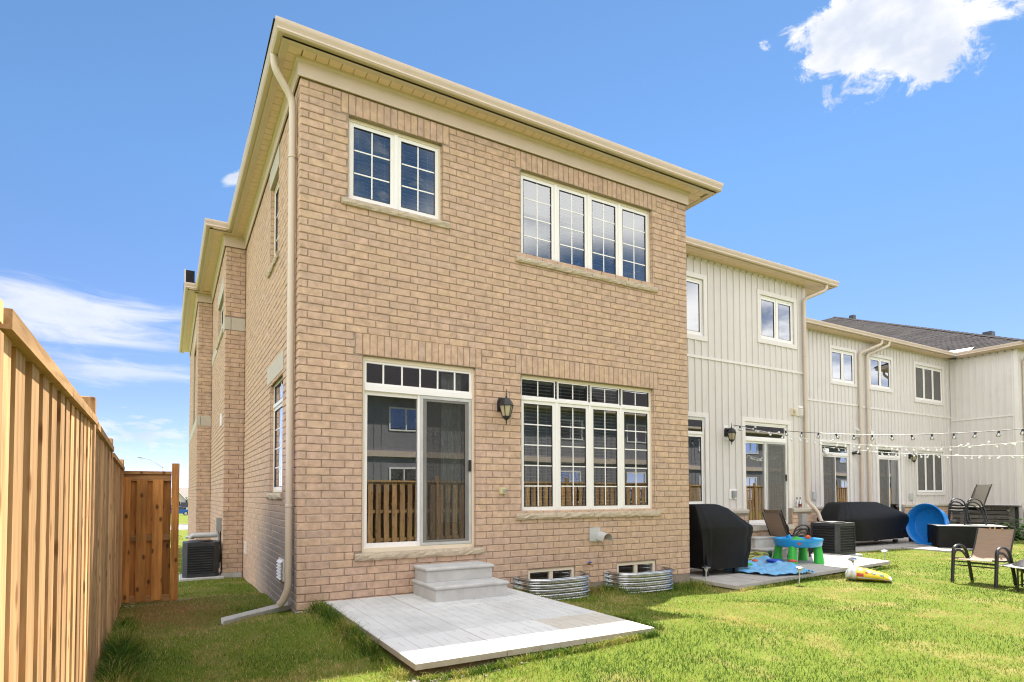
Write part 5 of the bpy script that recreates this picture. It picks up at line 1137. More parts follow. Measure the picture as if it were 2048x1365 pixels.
def sling_chair(loc,rz,label,group=None,slm=None,back=.50,seat=.38,w=.56,fl=(1.0,1.7),br=.017):
    t=thing('patio_chair',label,'chair',loc,rz,group); slm=slm or SLING; hw=w/2
    for s in (-1,1):
        x=s*(hw+.035); mb=MB()
        mb.tube(arc([(x,-.30,0),(x,-.255,.40),(x,-.245,.60),(x,-.05,.635),(x,.12,.56),(x,.20,.36),(x,.30,0)],6,.13),br,8,flat=fl); part('side_frame',mb,BLACK,t,local=True,smooth=50)
        mb=MB(); mb.tube(arc([(x-s*.01,-.245,.45),(x-s*.01,-.20,.54),(x-s*.01,-.02,.53),(x-s*.01,.14,.40),(x-s*.01,.20,.28)],5,.1),br*.75,8,flat=fl); part('inner_arch',mb,BLACK,t,local=True,smooth=50)
        xs=s*(hw-.01); mb=MB(); mb.tube(arc([(xs,-.28,.415),(xs,.15,seat),(xs,.24,seat+.06),(xs,.24+back*.38,seat+back+.02)],6,.09),.012,8); part('sling_rail',mb,BLACK,t,local=True,smooth=50)
    for (y,z) in ((-.262,.36),(-.27,.30),(.205,.30)):
        mb=MB(); mb.tube([(-hw-.03,y,z),(hw+.03,y,z)],.011,8); part('cross_bar',mb,BLACK,t,local=True)
    def sheet(prof,th=.004):
        mb=MB(); V=[];F=[]; n=len(prof); k=6
        for (y,z) in prof:
            for i in range(k+1):
                u=-1+2*i/k; V.append((u*(hw-.012),y,z-.010*(1-u*u)))
        for a in range(n-1):
            for i in range(k): F.append((a*(k+1)+i,a*(k+1)+i+1,(a+1)*(k+1)+i+1,(a+1)*(k+1)+i))
        mb.add(V,F); return mb
    o=part('seat_sling',sheet([(-.295,.40),(-.285,.418),(-.15,.408),(0,.395),(.13,seat+.002)]),slm,t,local=True,smooth=True)
    o=part('back_sling',sheet([(.13,seat+.002),(.20,seat+.035),(.245,seat+.09),(.245+back*.16,seat+back*.5),(.245+back*.36,seat+back),(.250+back*.37,seat+back+.02)]),slm,t,local=True,smooth=True)
    return t
C1=(10.50,-2.33); c1z=gz1(*C1)
sling_chair((C1[0],C1[1],c1z),math.radians(-94),'brown sling chair alone on the sunny lawn with wooden pegs on its back',back=.50)
# three wooden pegs on the top of its back
ca=math.radians(-94)
for i,(u,ang) in enumerate(((-.10,.5),(-.015,-.05),(.075,.45))):
    lx,ly,lz=u*1.0,.245+.50*.37,.38+.50+.03
    X=C1[0]+lx*math.cos(ca)-ly*math.sin(ca); Y=C1[1]+lx*math.sin(ca)+ly*math.cos(ca)
    pg=thing('clothes_peg',['wooden clothes peg clipped furthest from the fire bowl, leaning over','middle wooden clothes peg upright on the chair back','wooden clothes peg nearest the fire bowl, leaning over'][i],'clothes peg',(X,Y,c1z+lz-.03),group='wooden pegs on the chair back'); pg.rotation_euler=(ang,0,ca)
    pg.rotation_euler=(0,ang,ca)
    for s in (-1,1):
        mb=MB(); mb.prism([(s*.003,-.035),(s*.011,-.02),(s*.012,.035),(s*.004,.04)],-.006,.006,'y'); part('peg_half',mb,PINE,pg,local=True)
# the pair stacked outside the cream house
s1=sling_chair((10.55,1.30,-.075),math.radians(78),'lower patio chair of the brown pair stacked by the cream house steps','patio chairs stacked in pairs',back=.56,w=.54,br=.014)
dup(s1,(10.60,1.30,.0),math.radians(78),'upper patio chair of the brown pair stacked by the cream house steps')

# ------------------------------------------------------------------ covered grills
def cover_mesh(prof_top, loops, seed, n=64, fold=.02):
    """a draped cover: rounded rectangles (cx,cy,hx,hy,z,fold) lofted from the hem up, with folds that deepen towards the hem"""
    r=random.Random(seed); ph=[r.uniform(0,6.28) for _ in range(4)]; V=[];F=[]
    for (cx,cy,hx,hy,z,fd) in loops:
        for k in range(n):
            q=2*math.pi*k/n; c,s=math.cos(q),math.sin(q); e=.32
            x=abs(c)**e*(1 if c>=0 else -1); y=abs(s)**e*(1 if s>=0 else -1)
            w=fd*1.25*mnoise.noise(Vector((c*3+seed,s*3,z*2.2)))+fd*.7*mnoise.noise(Vector((c*7,s*7+seed,z*6)))+fd*(math.sin(5*q+ph[0]+z*1.3)+.6*math.sin(11*q+ph[1]-z*2)+.4*math.sin(19*q+ph[2]))
            V.append((cx+x*(hx+w),cy+y*(hy+w),z+(fd*.9*mnoise.noise(Vector((c*4,s*4,z*5+seed))) if .1<z<1.0 else 0)+(fd*.5*math.sin(3*q+ph[3]) if fd<.02 else fd*.2*math.sin(4*q+ph[3]))))
    m=len(loops)
    for i in range(m-1):
        for k in range(n): F.append((i*n+k,i*n+(k+1)%n,(i+1)*n+(k+1)%n,(i+1)*n+k))
    F.append(tuple(range((m-1)*n,m*n))); mb=MB(); mb.add(V,F); return mb
g1=thing('covered_grill','tall barbecue under a black cover against the brick corner','grill',(7.05,.35,-.1))
mb=cover_mesh(None,[(7.10,.34,.54,.33,.02,.030),(7.12,.34,.56,.33,.14,.024),(7.13,.34,.58,.33,.22,.030),(7.13,.34,.58,.33,.32,.028),(7.14,.34,.60,.33,.42,.024),(7.15,.34,.61,.33,.50,.020),(7.18,.34,.66,.335,.62,.010),(7.18,.34,.68,.335,.70,.008),(7.16,.34,.665,.335,.74,.006),(7.02,.36,.52,.30,.90,.006),(6.90,.38,.40,.27,1.05,.006),(6.82,.40,.31,.24,1.11,.005),(6.80,.40,.27,.21,1.125,.004)],4)
part('cover',mb,COVER,g1,smooth=60,fix=True)
mb=MB(); mb.box(6.95,7.45,.02,.03,.72,.80); part('cover_flap',mb,COVER,g1)
for (x,y) in ((6.62,.08),(7.38,.10),(7.4,.58),(6.62,.58)):
    mb=MB(); mb.box(x-.04,x+.04,y-.03,y+.03,-.085,.12); part('leg',mb,BLACK,g1)
g2=thing('covered_grill','long low barbecue under a black cover in front of the far patio doors','grill',(15.5,2.5,-.14))
mb=cover_mesh(None,[(15.92,2.62,1.55,.42,.02,.03),(15.90,2.62,1.58,.42,.20,.032),(15.90,2.62,1.66,.43,.38,.024),(15.92,2.62,1.80,.44,.52,.014),(15.92,2.62,1.86,.44,.58,.010),(15.92,2.62,1.84,.44,.63,.008),(15.70,2.64,1.45,.38,.80,.012),(15.45,2.68,1.0,.30,1.00,.012),(15.42,2.69,.86,.26,1.055,.008),(15.42,2.69,.80,.22,1.065,.006)],9,n=80)
part('cover',mb,COVER,g2,smooth=60)
for (x,y) in ((14.8,2.35),(16.9,2.35),(16.9,2.9),(14.8,2.9)):
    mb=MB(); mb.lathe([(.0,-.04),(.06,-.04),(.075,0),(.06,.04),(0,.04)],10,(x,y,-.06)); part('caster',mb,BLACK,g2)

# ------------------------------------------------------------------ toys
wt=thing('water_table','round blue toddler water table on green plastic legs','water table',(9.72,.50,-.075)); cx,cy=9.72,.50; zb=-.075
mb=MB(); R0=.44; z0=zb+.34
mb.lathe([(.37,z0-.02),(R0-.02,z0-.01),(R0,z0+.02),(R0+.015,z0+.10),(R0+.025,z0+.13),(R0+.02,z0+.142),(R0-.02,z0+.142),(R0-.04,z0+.12),(R0-.06,z0+.05),(.0,z0+.045)],36,(cx,cy,0)); part('tray',mb,TRAY,wt,smooth=50)
for k in range(4):
    q=math.radians(20+90*k); lx,ly=cx+.36*math.cos(q),cy+.36*math.sin(q); mb=MB()
    mb.tube([(lx,ly,z0+.01),(lx+.015*math.cos(q),ly+.015*math.sin(q),zb+.18),(lx+.03*math.cos(q),ly+.03*math.sin(q),zb)],[.075,.082,.098],10); part('leg',mb,GREEN,wt,smooth=50)
mb=MB(); mb.lathe([(.0,z0+.04),(.17,z0+.05),(.15,z0+.12),(.06,z0+.15),(.05,z0+.17),(0,z0+.175)],16,(cx+.03,cy+.05,0)); part('island',mb,GREEN,wt,smooth=40)
mb=MB(); mb.tube([(cx-.1,cy+.1,z0+.12),(cx-.12,cy+.14,z0+.2)],[.03,.05],8); mb.lathe([(.05,z0+.10),(.07,z0+.14),(.05,z0+.15)],10,(cx-.2,cy+.12,0)); part('blue_spout',mb,TRAY,wt,smooth=40)
mb=MB(); mb.lathe([(.0,z0+.12),(.05,z0+.13),(.055,z0+.17),(.02,z0+.2),(0,z0+.2)],12,(cx+.26,cy-.05,0)); part('orange_cup',mb,ORANGE,wt,smooth=40)
dirv=(Vector((CP.x,CP.y,0))-Vector((cx,cy,0))).normalized(); rt=Vector((-dirv.y,dirv.x,0)); bc=Vector((cx,cy,z0+.065))+dirv*(R0+.013)+rt*-.03*-1
mb=MB(); V=[];n=16
for i in range(n): q=2*math.pi*i/n; V.append(tuple(bc+rt*.034*math.cos(q)+Vector((0,0,.024*math.sin(q)))-dirv*(0.02*abs(math.cos(q))**2*.1)))
V+= [tuple(Vector(v)-dirv*.02) for v in V]; mb.add(V,[tuple(range(n))]+[(i,(i+1)%n,n+(i+1)%n,n+i) for i in range(n)]); part('oval_badge',mb,RED,wt)

# crumpled blue pool sheet on the slabs, with flattened ribs at its near end
ps=thing('pool_sheet','crumpled light blue inflatable pool sheet spread on the paving','pool sheet',(8.4,.2,-.08))
def sheet_pt(s,t):
    a=Vector((7.25,.45,0)).lerp(Vector((7.55,-.55,0)),t); b=Vector((9.25,.95,0)).lerp(Vector((8.40,-.80,0)),t); p=a.lerp(b,s)
    e=.10*mnoise.noise(Vector((s*3,t*3,1.7))); p.x+=e; p.y+=.08*mnoise.noise(Vector((s*3,t*3,5.7)))
    h=abs(mnoise.noise(Vector((s*5+2,t*5,3.1))))*.11+abs(mnoise.noise(Vector((s*13,t*11,9.1))))*.04
    rim=.09*math.exp(-((s-.86)/.08)**2)*(1 if t<.75 else .3)+.10*math.exp(-((t-.12)/.07)**2)*(.5+.5*math.sin(s*5))
    if s>.5 and t>.62: h=h*.25+.035*abs(math.sin((s-.5)*40))
    p.z=-.085+.018+h+max(0,rim); return p
mb=MB(); n1,n2=54,44; V=[tuple(sheet_pt(i/n1,j/n2)) for i in range(n1+1) for j in range(n2+1)]; F=[(i*(n2+1)+j,(i+1)*(n2+1)+j,(i+1)*(n2+1)+j+1,i*(n2+1)+j+1) for i in range(n1) for j in range(n2)]; mb.add(V,F); part('sheet',mb,SHEET,ps,smooth=True,fix=False)
for (x,y,c,s) in ((7.75,.15,GREEN,.10),(8.9,.05,RED,.09),(8.35,.45,ORANGE,.06),(8.72,.30,mat('deep_blue_plastic',(0.01,0.06,0.5),0.35),.16)):
    mb=MB(); mb.lathe([(0,0),(s,.01),(s*.8,.04),(0,.055)],10,(x,y,.02)); part('printed_patch',mb,c,ps,smooth=True)
# coiled hose
hs=thing('garden_hose','coiled yellow green garden hose in front of the grey steps','hose',(9.1,1.1,-.08)); mb=MB(); P_=[]; r=random.Random(2)
for i in range(230):
    q=i*.14; k=i/230; rr=.30+.10*math.sin(q*.37)+.05*math.sin(q*1.31); P_.append((9.05+rr*math.cos(q)*1.15+.10*math.sin(k*9),1.10+rr*.6*math.sin(q),-.055+.02+.13*k*(.4+.6*abs(math.sin(q*.5+1)))+.012*math.sin(q*3)))
P_+= [(9.3,.85,-.02),(9.45,.85,-.05),(9.55,.95,-.05)]
mb.tube(P_,.016,7); part('tubing',mb,HOSE,hs,smooth=True)
mb=MB(); mb.tube([(9.5,.98,-.02),(9.55,1.0,.05),(9.52,1.0,.10)],[.02,.03,.045],8); part('spray_nozzle',mb,mat('dark_green_plastic',(0.01,0.09,0.06),0.4),hs,smooth=True)
mb=MB(); mb.lathe([(0,0),(.16,.0),(.2,.05),(.19,.05),(.15,.01),(0,.01)],18,(9.2,1.35,-.07)); solo('red_dish',mb,mat('dark_red_plastic',(0.22,0.03,0.02),0.4),'dark red plastic dish beside the hose at the step','dish',loc=(9.2,1.35,-.07),smooth=40)

# paddling pool leaning on edge
pp=thing('paddling_pool','round blue plastic paddling pool propped on its edge against the covered table','paddling pool',(17.0,1.75,.40))
mb=MB(); R=.57; mb.lathe([(0,.0),(R-.10,.0),(R-.085,.012),(R-.06,.15),(R-.02,.26),(R,.275),(R+.02,.27),(R+.022,.255),(R-.005,.25),(R-.045,.14),(R-.07,-.004),(0,-.008)],40,(0,0,0),cap=False)
part('basin',mb,POOL,pp,local=True,smooth=40)
mb=MB()
for q in range(60):
    a=q*2.4; rr=.06*math.sqrt(q); 
    if rr<.46: mb.lathe([(.018,0),(.012,.006),(0,.007)],6,(rr*math.cos(a),rr*math.sin(a),.001))
part('grip_studs',mb,POOL,pp,kind='stuff',local=True)
nv=(Vector((CP.x,CP.y,0))-Vector((17,1.8,0))).normalized(); nv=(nv*math.cos(.25)+Vector((-nv.y,nv.x,0))*-.75+Vector((0,0,.10))).normalized()
pp.rotation_euler=nv.to_track_quat('Z','Y').to_euler(); pp.location=(17.45,1.65,.41)

# low table with a draped black cloth and two chairs stacked on it
tb=thing('covered_table','low patio table draped in black cloth with a white top edge','table',(17.3,.85,-.15)); TX,TY,TZ=17.45,.82,.42
def rectq(cx,cy,hx,hy,a): 
    c,s=math.cos(a),math.sin(a); return [(cx+x*c-y*s,cy+x*s+y*c) for x,y in ((-hx,-hy),(hx,-hy),(hx,hy),(-hx,hy))]
TA=math.radians(-52); 
mb=MB(); mb.prism(rectq(TX,TY,.76,.50,TA),TZ,TZ+.022); part('tabletop',mb,LGREY,tb)
mb=MB(); n=64; V=[];F=[]; q0=rectq(TX,TY,.765,.505,TA); q1=rectq(TX,TY,.745,.485,TA)
for j,(qq,z) in enumerate(((q0,TZ+.01),(q0,TZ-.03),(q0,TZ-.25),(q1,-.17))):
    for i in range(n):
        k=i/n*4; a=int(k); f=k-a; p=Vector(qq[a]).lerp(Vector(qq[(a+1)%4]),f); o=(p-Vector((TX,TY))).normalized(); w=.022*math.sin(i*1.9+j)*(j/3)+.012*math.sin(i*.7)*(j/3)
        V.append((p.x+o.x*w,p.y+o.y*w,z))
for j in range(3):
    for i in range(n): F.append((j*n+i,j*n+(i+1)%n,(j+1)*n+(i+1)%n,(j+1)*n+i))
mb.add(V,F); part('cloth',mb,COVER,tb,smooth=True,fix=False)
for (x,y) in rectq(TX,TY,.68,.42,TA):
    mb=MB(); mb.box(x-.025,x+.025,y-.025,y+.025,-.16,TZ); part('leg',mb,BLACK,tb)
s2=sling_chair((17.75,.92,TZ+.022),math.radians(-72+180-40),'lower dark patio chair of the two stacked on the covered table','patio chairs stacked in pairs',slm=SLING_D,back=.62,w=.52,br=.014)
s2.rotation_euler=(0,0,math.radians(-118))
dup(s2,(17.80,.90,TZ+.022+.085),math.radians(-118),'upper dark patio chair of the two stacked on the covered table')
yt=thing('toy_spade','small yellow toy spade hanging at the corner of the covered table','toy',(17.0,.2,.25)); mb=MB(); mb.box(-.05,.05,-.006,.006,-.03,.03); part('blade',mb,YELLOW,yt,local=True); mb=MB(); mb.tube([(.05,0,0),(.16,0,.04)],.01,6); part('handle',mb,WHITE,yt,local=True)
bn=thing('storage_box','dark plastic storage box behind the covered table','box',(18.6,1.6,-.14)); mb=MB(); mb.rbox(17.9,19.4,1.9,2.5,-.14,.42,.02); part('body',mb,DARK,bn); mb=MB(); mb.rbox(17.87,19.43,1.87,2.53,.42,.50,.02); part('lid',mb,mat('blue_black_plastic',(0.02,0.03,0.05),0.3),bn)

# fire bowl cut by the right edge
fb=thing('fire_bowl','black steel fire bowl with a pale rim at the right edge of the lawn','fire bowl',(10.45,-3.12,-.2)); bx_,by_=10.42,-3.18; bz=gz1(bx_,by_)
mb=MB(); mb.lathe([(.0,.18),(.2,.21),(.32,.29),(.36,.37),(.355,.37),(.31,.30),(.19,.22),(0,.19)],30,(bx_,by_,bz)); part('bowl',mb,BLACK,fb,smooth=40)
mb=MB(); mb.lathe([(.35,.37),(.52,.362),(.525,.372),(.35,.382)],36,(bx_,by_,bz)); part('rim',mb,mat('steel_rim',(0.40,0.41,0.43),0.35,metal=0.6),fb,smooth=30)
mb=MB(); mb.lathe([(.40,.385),(.30,.46),(.15,.51),(.0,.53)],30,(bx_,by_,bz),cap=False); part('spark_lid',mb,BLACK,fb,smooth=True)
for k in range(4):
    q=math.radians(150+90*k); mb=MB(); a=(bx_+.44*math.cos(q),by_+.44*math.sin(q)); mb.tube([(*a,bz),(*a,bz+.365)],.014,8); mb.tube([(*a,bz+.10),(bx_,by_,bz+.14)],.010,6); part('leg',mb,BLACK,fb)

# solar path lights
for i,(x,y,lean,lab) in enumerate(((6.42,-.10,.02,'solar path light at the brick corner in front of the tall grill'),(7.58,-.98,.05,'solar path light in front of the blue pool sheet'),(9.75,-.62,-.28,'tilted solar path light in front of the water table'),(11.75,-.10,-.10,'solar path light at the far tip of the paving'))):
    z=gz1(x,y); t=thing('solar_light',lab,'garden light',(x,y,z),group='solar path lights along the paving')
    mb=MB(); mb.tube([(0,0,-.03),(0,0,.20)],.009,8); part('stake',mb,LGREY,t,local=True)
    mb=MB(); mb.lathe([(.012,.19),(.038,.255),(.042,.262),(.0,.262)],12,(0,0,0)); part('lens',mb,mat('frosted_lens',(0.62,0.62,0.58),0.2),t,local=True,smooth=40)
    mb=MB(); mb.lathe([(.0,.262),(.072,.262),(.074,.275),(.05,.290),(0,.292)],16,(0,0,0)); part('cap',mb,GALV,t,local=True,smooth=40)
    t.rotation_euler=(0.02,lean,0)

# bag of play sand thrown on the lawn
P0=Vector((8.80,-1.02,0)); P1=Vector((9.12,-1.60,0)); bg=thing('sand_bag','half empty yellow and white plastic bag lying on the lawn','bag',(8.95,-1.3,gz1(8.95,-1.3)))
bzz=gz1(8.95,-1.3)+.02; ax=(P1-P0).normalized(); sd=Vector((-ax.y,ax.x,0)); Lb=(P1-P0).length
def bagpt(s,q):
    wd=[.17,.20,.185,.17,.16,.15,.13,.10][min(7,int(s*7))]; ht=.105*(1-s)**.5*min(1,(s+.06)/.16)+.022; e=.012*mnoise.noise(Vector((s*7,q*1.5,4)))+.006*mnoise.noise(Vector((s*19,q*3,4)))
    c,si=math.cos(q),math.sin(q); p=P0+ax*(s*Lb)+sd*((wd+e)*c*(1 if s>.02 else .8)); p.z=bzz+ht*.9+(ht+e)*si+(-.0); return p
def bag_section(s0,s1,q0,q1,m,name,off=0.0,n=14,k=22):
    mb=MB(); V=[];F=[]
    for i in range(n+1):
        for j in range(k+1):
            p=bagpt(s0+(s1-s0)*i/n,q0+(q1-q0)*j/k); c=P0+ax*((s0+(s1-s0)*i/n)*Lb); c.z=bzz+.05; p=p+(p-c).normalized()*off; V.append(tuple(p))
    F=[(i*(k+1)+j,(i+1)*(k+1)+j,(i+1)*(k+1)+j+1,i*(k+1)+j+1) for i in range(n) for j in range(k)]; mb.add(V,F); return part(name,mb,m,bg,smooth=True,fix=False)
bag_section(0,.24,0,6.2832,BAGWHITE,'bag_end'); bag_section(.24,.94,0,6.2832,YELLOW,'bag_body'); bag_section(.94,1.0,0,6.2832,BAGWHITE,'bag_mouth')
# the camera-side of the bag carries coloured print; find which flank that is
camside=math.pi if (Vector((CP.x,CP.y,0))-P0).dot(sd)<0 else 0.0
def pq(u): return camside+(-u if camside else u)
def patch(s0,s1,u0,u1,m,n=4): bag_section(s0,s1,pq(u0),pq(u1),m,'print_patch',off=.003,n=n,k=n)
patch(.25,.40,-.25,.25,RED); patch(.44,.52,.5,.75,RED)
for (s0,s1,u0,u1) in ((.44,.50,.95,1.1),(.55,.66,.55,.66),(.60,.66,.42,.56),(.74,.84,.5,.75),(.76,.86,.25,.38),(.55,.70,.9,1.02)): patch(s0,s1,u0,u1,TEALP)
patch(.28,1.0,-.55,-.28,BAGWHITE,8)
# five-pointed red star
mb=MB(); V=[]
for i in range(10):
    rr=.030 if i%2==0 else .013; a=math.pi/2+i*math.pi/5; s=.47+rr*math.cos(a)/Lb; u=.48+rr*math.sin(a)/.12
    p=bagpt(s,pq(u)); c=P0+ax*(s*Lb); c.z=bzz+.05; V.append(tuple(p+(p-c).normalized()*.006))
mb.add(V,[tuple(range(10))]); part('printed_star',mb,RED,bg,fix=False)

# two bottles on the ledge
for (x,lab) in ((11.50,'clear glass bottle on the stone ledge, nearer the patio door'),(11.62,'clear glass bottle with a dark red label on the stone ledge')):
    t=thing('glass_bottle',lab,'bottle',(x,1.72,.97)); mb=MB(); mb.lathe([(.0,.975),(.032,.975),(.032,1.10),(.013,1.15),(.013,1.20),(0,1.20)],12,(x,1.72,0)); part('glass',mb,BULB,t,smooth=50); mb=MB(); mb.lathe([(.016,1.185),(.016,1.215),(0,1.215)],10,(x,1.72,0)); part('cap',mb,BLACK,t)
    if 'red' in lab: mb=MB(); mb.lathe([(.0335,1.0),(.0335,1.06)],12,(x,1.72,0),cap=False); part('paper_label',mb,mat('dark_red_paper',(0.16,0.03,0.02),0.7),t,fix=False)

# ------------------------------------------------------------------ string lights
def catenary(a,b,sag,n=60): 
    a=Vector(a);b=Vector(b); return [tuple(a.lerp(b,i/n)+Vector((0,0,-sag*4*(i/n)*(1-i/n)))) for i in range(n+1)]
def string(label,a,b,sag,m,nb,black,seed):
    P_=catenary(a,b,sag,90); t=thing('string_light',label,'string lights',a,group='strings of bulbs hung across the gardens'); mb=MB(); mb.tube(P_,.0055 if black else .006,5,cap=False); part('cord',mb,m,t,smooth=True); r=random.Random(seed)
    for k in range(nb):
        f=(k+.5)/nb; i=f*90; q=Vector(P_[int(i)]).lerp(Vector(P_[min(90,int(i)+1)]),i-int(i)); th=r.gauss(0,.55) if not black else r.gauss(0,.25)
        if not black and r.random()<.12: th+=2.2
        d=Vector((math.sin(th)*.7,math.sin(th)*-.7,-math.cos(th))); 
        mb=MB(); mb.tube([q,q+d*.045],[.016,.018] if black else [.011,.013],8); part('socket',mb,BLACK if black else CORDW,t)
        K=.92 if black else .72; c=q+d*(.045+.032*K); mb=MB(); ax_=d; s1=ax_.orthogonal().normalized(); s2_=ax_.cross(s1); V=[];F=[]; nn=12; pr=[(.012,-.036),(.024,-.024),(.034,-.004),(.034,.014),(.022,.032),(.0,.038)]
        for (rr,h) in pr:
            for kk in range(nn): a_=2*math.pi*kk/nn; V.append(tuple(c+(s1*rr*math.cos(a_)+s2_*rr*math.sin(a_)+ax_*h)*K))
        F=[(x*nn+kk,x*nn+(kk+1)%nn,(x+1)*nn+(kk+1)%nn,(x+1)*nn+kk) for x in range(len(pr)-1) for kk in range(nn)]; mb.add(V,F); part('bulb',mb,BULB if black else WBULB,t,smooth=True,fix=False)
    return t
a0=(9.20,1.62,2.78)
string('black cord of large clear bulbs strung from the cream house lantern out to the right',a0,(10.86,-2.95,2.36),.16,BLACK,16,True,3)
string('upper white cord of small globe bulbs crossing the cream houses',a0,(15.40,-1.41,2.48),.30,CORDW,40,False,5)
string('lower white cord of small globe bulbs sagging past the far patio doors',(14.89,3.26,2.66),(15.91,-1.23,2.16),.10,CORDW,26,False,8)
# ------------------------------------------------------------------ timber fence on the left
FP=[(-1.50,-9.5),(-1.565,-7.1),(-1.585,-5.42),(-1.70,-2.28),(-1.77,.12),(-1.81,2.52)]
TOP=[(1.70,1.70),(1.70,1.70),(1.712,1.812),(1.795,1.785),(1.735,1.685)]
fence=thing('timber_fence','sunlit pine fence of overlapping boards stepping down along the left','fence',(-1.7,-2.3,-.1))
def fence_run(parent,a,b,t0,t1,m,mback,mrail,side=1,bw=.142,gap=.094,first=True,z0=None,seed=1,y_axis=True,th=.019):
    """posts are set apart; boards stand on both faces of the rails, those behind showing through the gaps"""
    A=Vector((*a,0));B=Vector((*b,0)); d=(B-A); Lr=d.length; d.normalize(); nrm=Vector((d.y,-d.x,0))*side; r=random.Random(seed)
    def obox(mb,s0,s1,n0,n1,za0,za1,zb0=None,zb1=None):
        zb0=za0 if zb0 is None else zb0; zb1=za1 if zb1 is None else zb1
        V=[]
        for (s,z0_,z1_) in ((s0,za0,za1),(s1,zb0,zb1)):
            for (n,z) in ((n0,z0_),(n1,z0_),(n1,z1_),(n0,z1_)): p=A+d*s+nrm*n; V.append((p.x,p.y,z))
        mb.add(V,[(3,2,1,0),(4,5,6,7),(0,1,5,4),(1,2,6,5),(2,3,7,6),(3,0,4,7)])
    zt=lambda s:t0+(t1-t0)*s/Lr
    gza,gzb=gz1(*a),gz1(*b); gzl=lambda s:gza+(gzb-gza)*s/Lr
    for (off,hh) in ((0.0,.09),(.80,.09),(1.62,.09)):
        mb=MB(); obox(mb,.05,Lr-.05,-.085,-.006,zt(.05)-off-hh-.050,zt(.05)-off-.050,zt(Lr)-off-hh-.050,zt(Lr)-off-.050); part('rail',mb,mrail,parent)
    mb=MB(); obox(mb,.046,Lr-.046,-.115,.040,zt(0)-.045,zt(0),zt(Lr)-.045,zt(Lr)); part('top_rail',mb,mrail,parent)
    s=.052 if first else .10
    while s<Lr-.06:
        w=min(bw,Lr-.048-s); 
        if w>.05:
            j=r.uniform(-.002,.003); bl_=gzl(s)-.03+r.uniform(0,.03)
            mb=MB(); obox(mb,s+r.uniform(-.003,.003),s+w,-.004+j,-.004+th+j,bl_,zt(s)-.047,bl_,zt(s+w)-.047); part('board',mb,m,parent)
        s2=s+bw-.022; w2=min(gap+.044,Lr-.05-s2)
        if w2>.03:
            mb=MB(); obox(mb,s2,s2+w2,-.087-th,-.087,gzl(s)-.03,zt(s)-.048,gzl(s)-.03,zt(s+w2)-.048); part('board',mb,mback,parent)
        s+=bw+gap
def post(parent,x,y,zt,m,w=.092,cap=True,ang=0.0):
    mb=MB(); z0=gz1(x,y)-.2; mb.rbox(x-w/2,x+w/2,y-w/2,y+w/2,z0,zt,.006); part('post',mb,m,parent)
for i in range(5):
    fence_run(fence,FP[i],FP[i+1],TOP[i][0],TOP[i][1],PINE,PINE_BACK,PINE_X,side=1,seed=i,first=True)
for i,(x,y) in enumerate(FP):
    zt=[1.66,1.66,1.66,1.95,1.875,1.79][i]; post(fence,x-.02,y,zt,PINE)
# the short return and gate across the side passage
gt=thing('timber_gate','brown stained timber gate of overlapping boards closing the side passage','gate',(-1.48,2.55,-.14))
def gbox(x0,x1,y0,y1,z0,z1,n,m): mb=MB(); mb.box(x0,x1,y0,y1,z0,z1); return part(n,mb,m,gt)
for (x0,x1) in ((-1.79,-1.632),(-1.655+.15,-1.325+.01),(-1.325+.105,-1.222)):
    pass
gbox(-1.800,-1.703,2.530,2.549,-.135,1.555,'board',GATEWOOD)
for (x0,x1) in ((-1.634,-1.510),(-1.447,-1.322)): gbox(x0,x1,2.530,2.549,-.135,1.522,'board',GATEWOOD)
for (x0,x1) in ((-1.712,-1.625),(-1.52,-1.437),(-1.332,-1.226)): gbox(x0,x1,2.591,2.609,-.12,1.57,'board',GATEWOOD)
for (z0,z1) in ((1.505,1.595),(.68,.768),(-.155,-.07)): gbox(-1.80,-1.224,2.551,2.589,z0,z1,'rail',GATEWOOD_X)
gbox(-1.806,-1.222,2.520,2.62,1.597,1.638,'top_rail',GATEWOOD_X)
mb=MB(); mb.rbox(-1.220,-1.128,2.52,2.612,-.4,1.752,.005); part('post',mb,GATEWOOD,gt)
for (x,y) in ((-1.20,2.50),(-1.09,2.53)):
    mb=MB(); mb.lathe([(0,0),(.06,.0),(.05,.03),(0,.045)],8,(x,y,gz1(x,y)-.01)); 

# ------------------------------------------------------------------ behind the photographer: what the panes mirror
bf=thing('timber_fence','pine fence behind the photographer, mirrored in the patio door panes','fence',(6,-9.6,-.1))
for i in range(24): fence_run(bf,(-1.4+i*2.4,-9.6),(1.0+i*2.4,-9.6),1.72,1.72,PINE,PINE_BACK,PINE_X,side=-1,seed=20+i); post(bf,-1.4+i*2.4,-9.6,1.86,PINE)
BLUESIDE=mat('slate_siding',(0.25,0.24,0.26),0.6,col2=(0.22,0.21,0.23)); 
oh=thing('opposite_house','slate grey house across the back lane, mirrored in the window panes','house',(8,-24,-.2))
TO=lambda u,v,w:(u,-22+w,v)
oo=[(-2+ k*5.2,-2+k*5.2+1.8,4.6,5.8) for k in range(15)]+[(-2+k*5.2,-2+k*5.2+1.6,.8,2.7) for k in range(15)]
mb=MB(); wall_backing(mb,-6,76,-.3,6.3,oo,TO,0.0); wl=part('wall',mb,BLUESIDE,oh,fix=False)
mb=MB(); mb.box(-6,76,-32,-22.5,-.3,6.3); part('house_body',mb,DARK,oh)
for k in range(205):
    mb=MB(); u=-6+k*.4; bx(mb,TO,u,u+.05,-.3,6.3,0,.02); 
    if not any(o[0]-.1<u<o[1]+.1 for o in oo): part('batten',mb,BLUESIDE,wl)
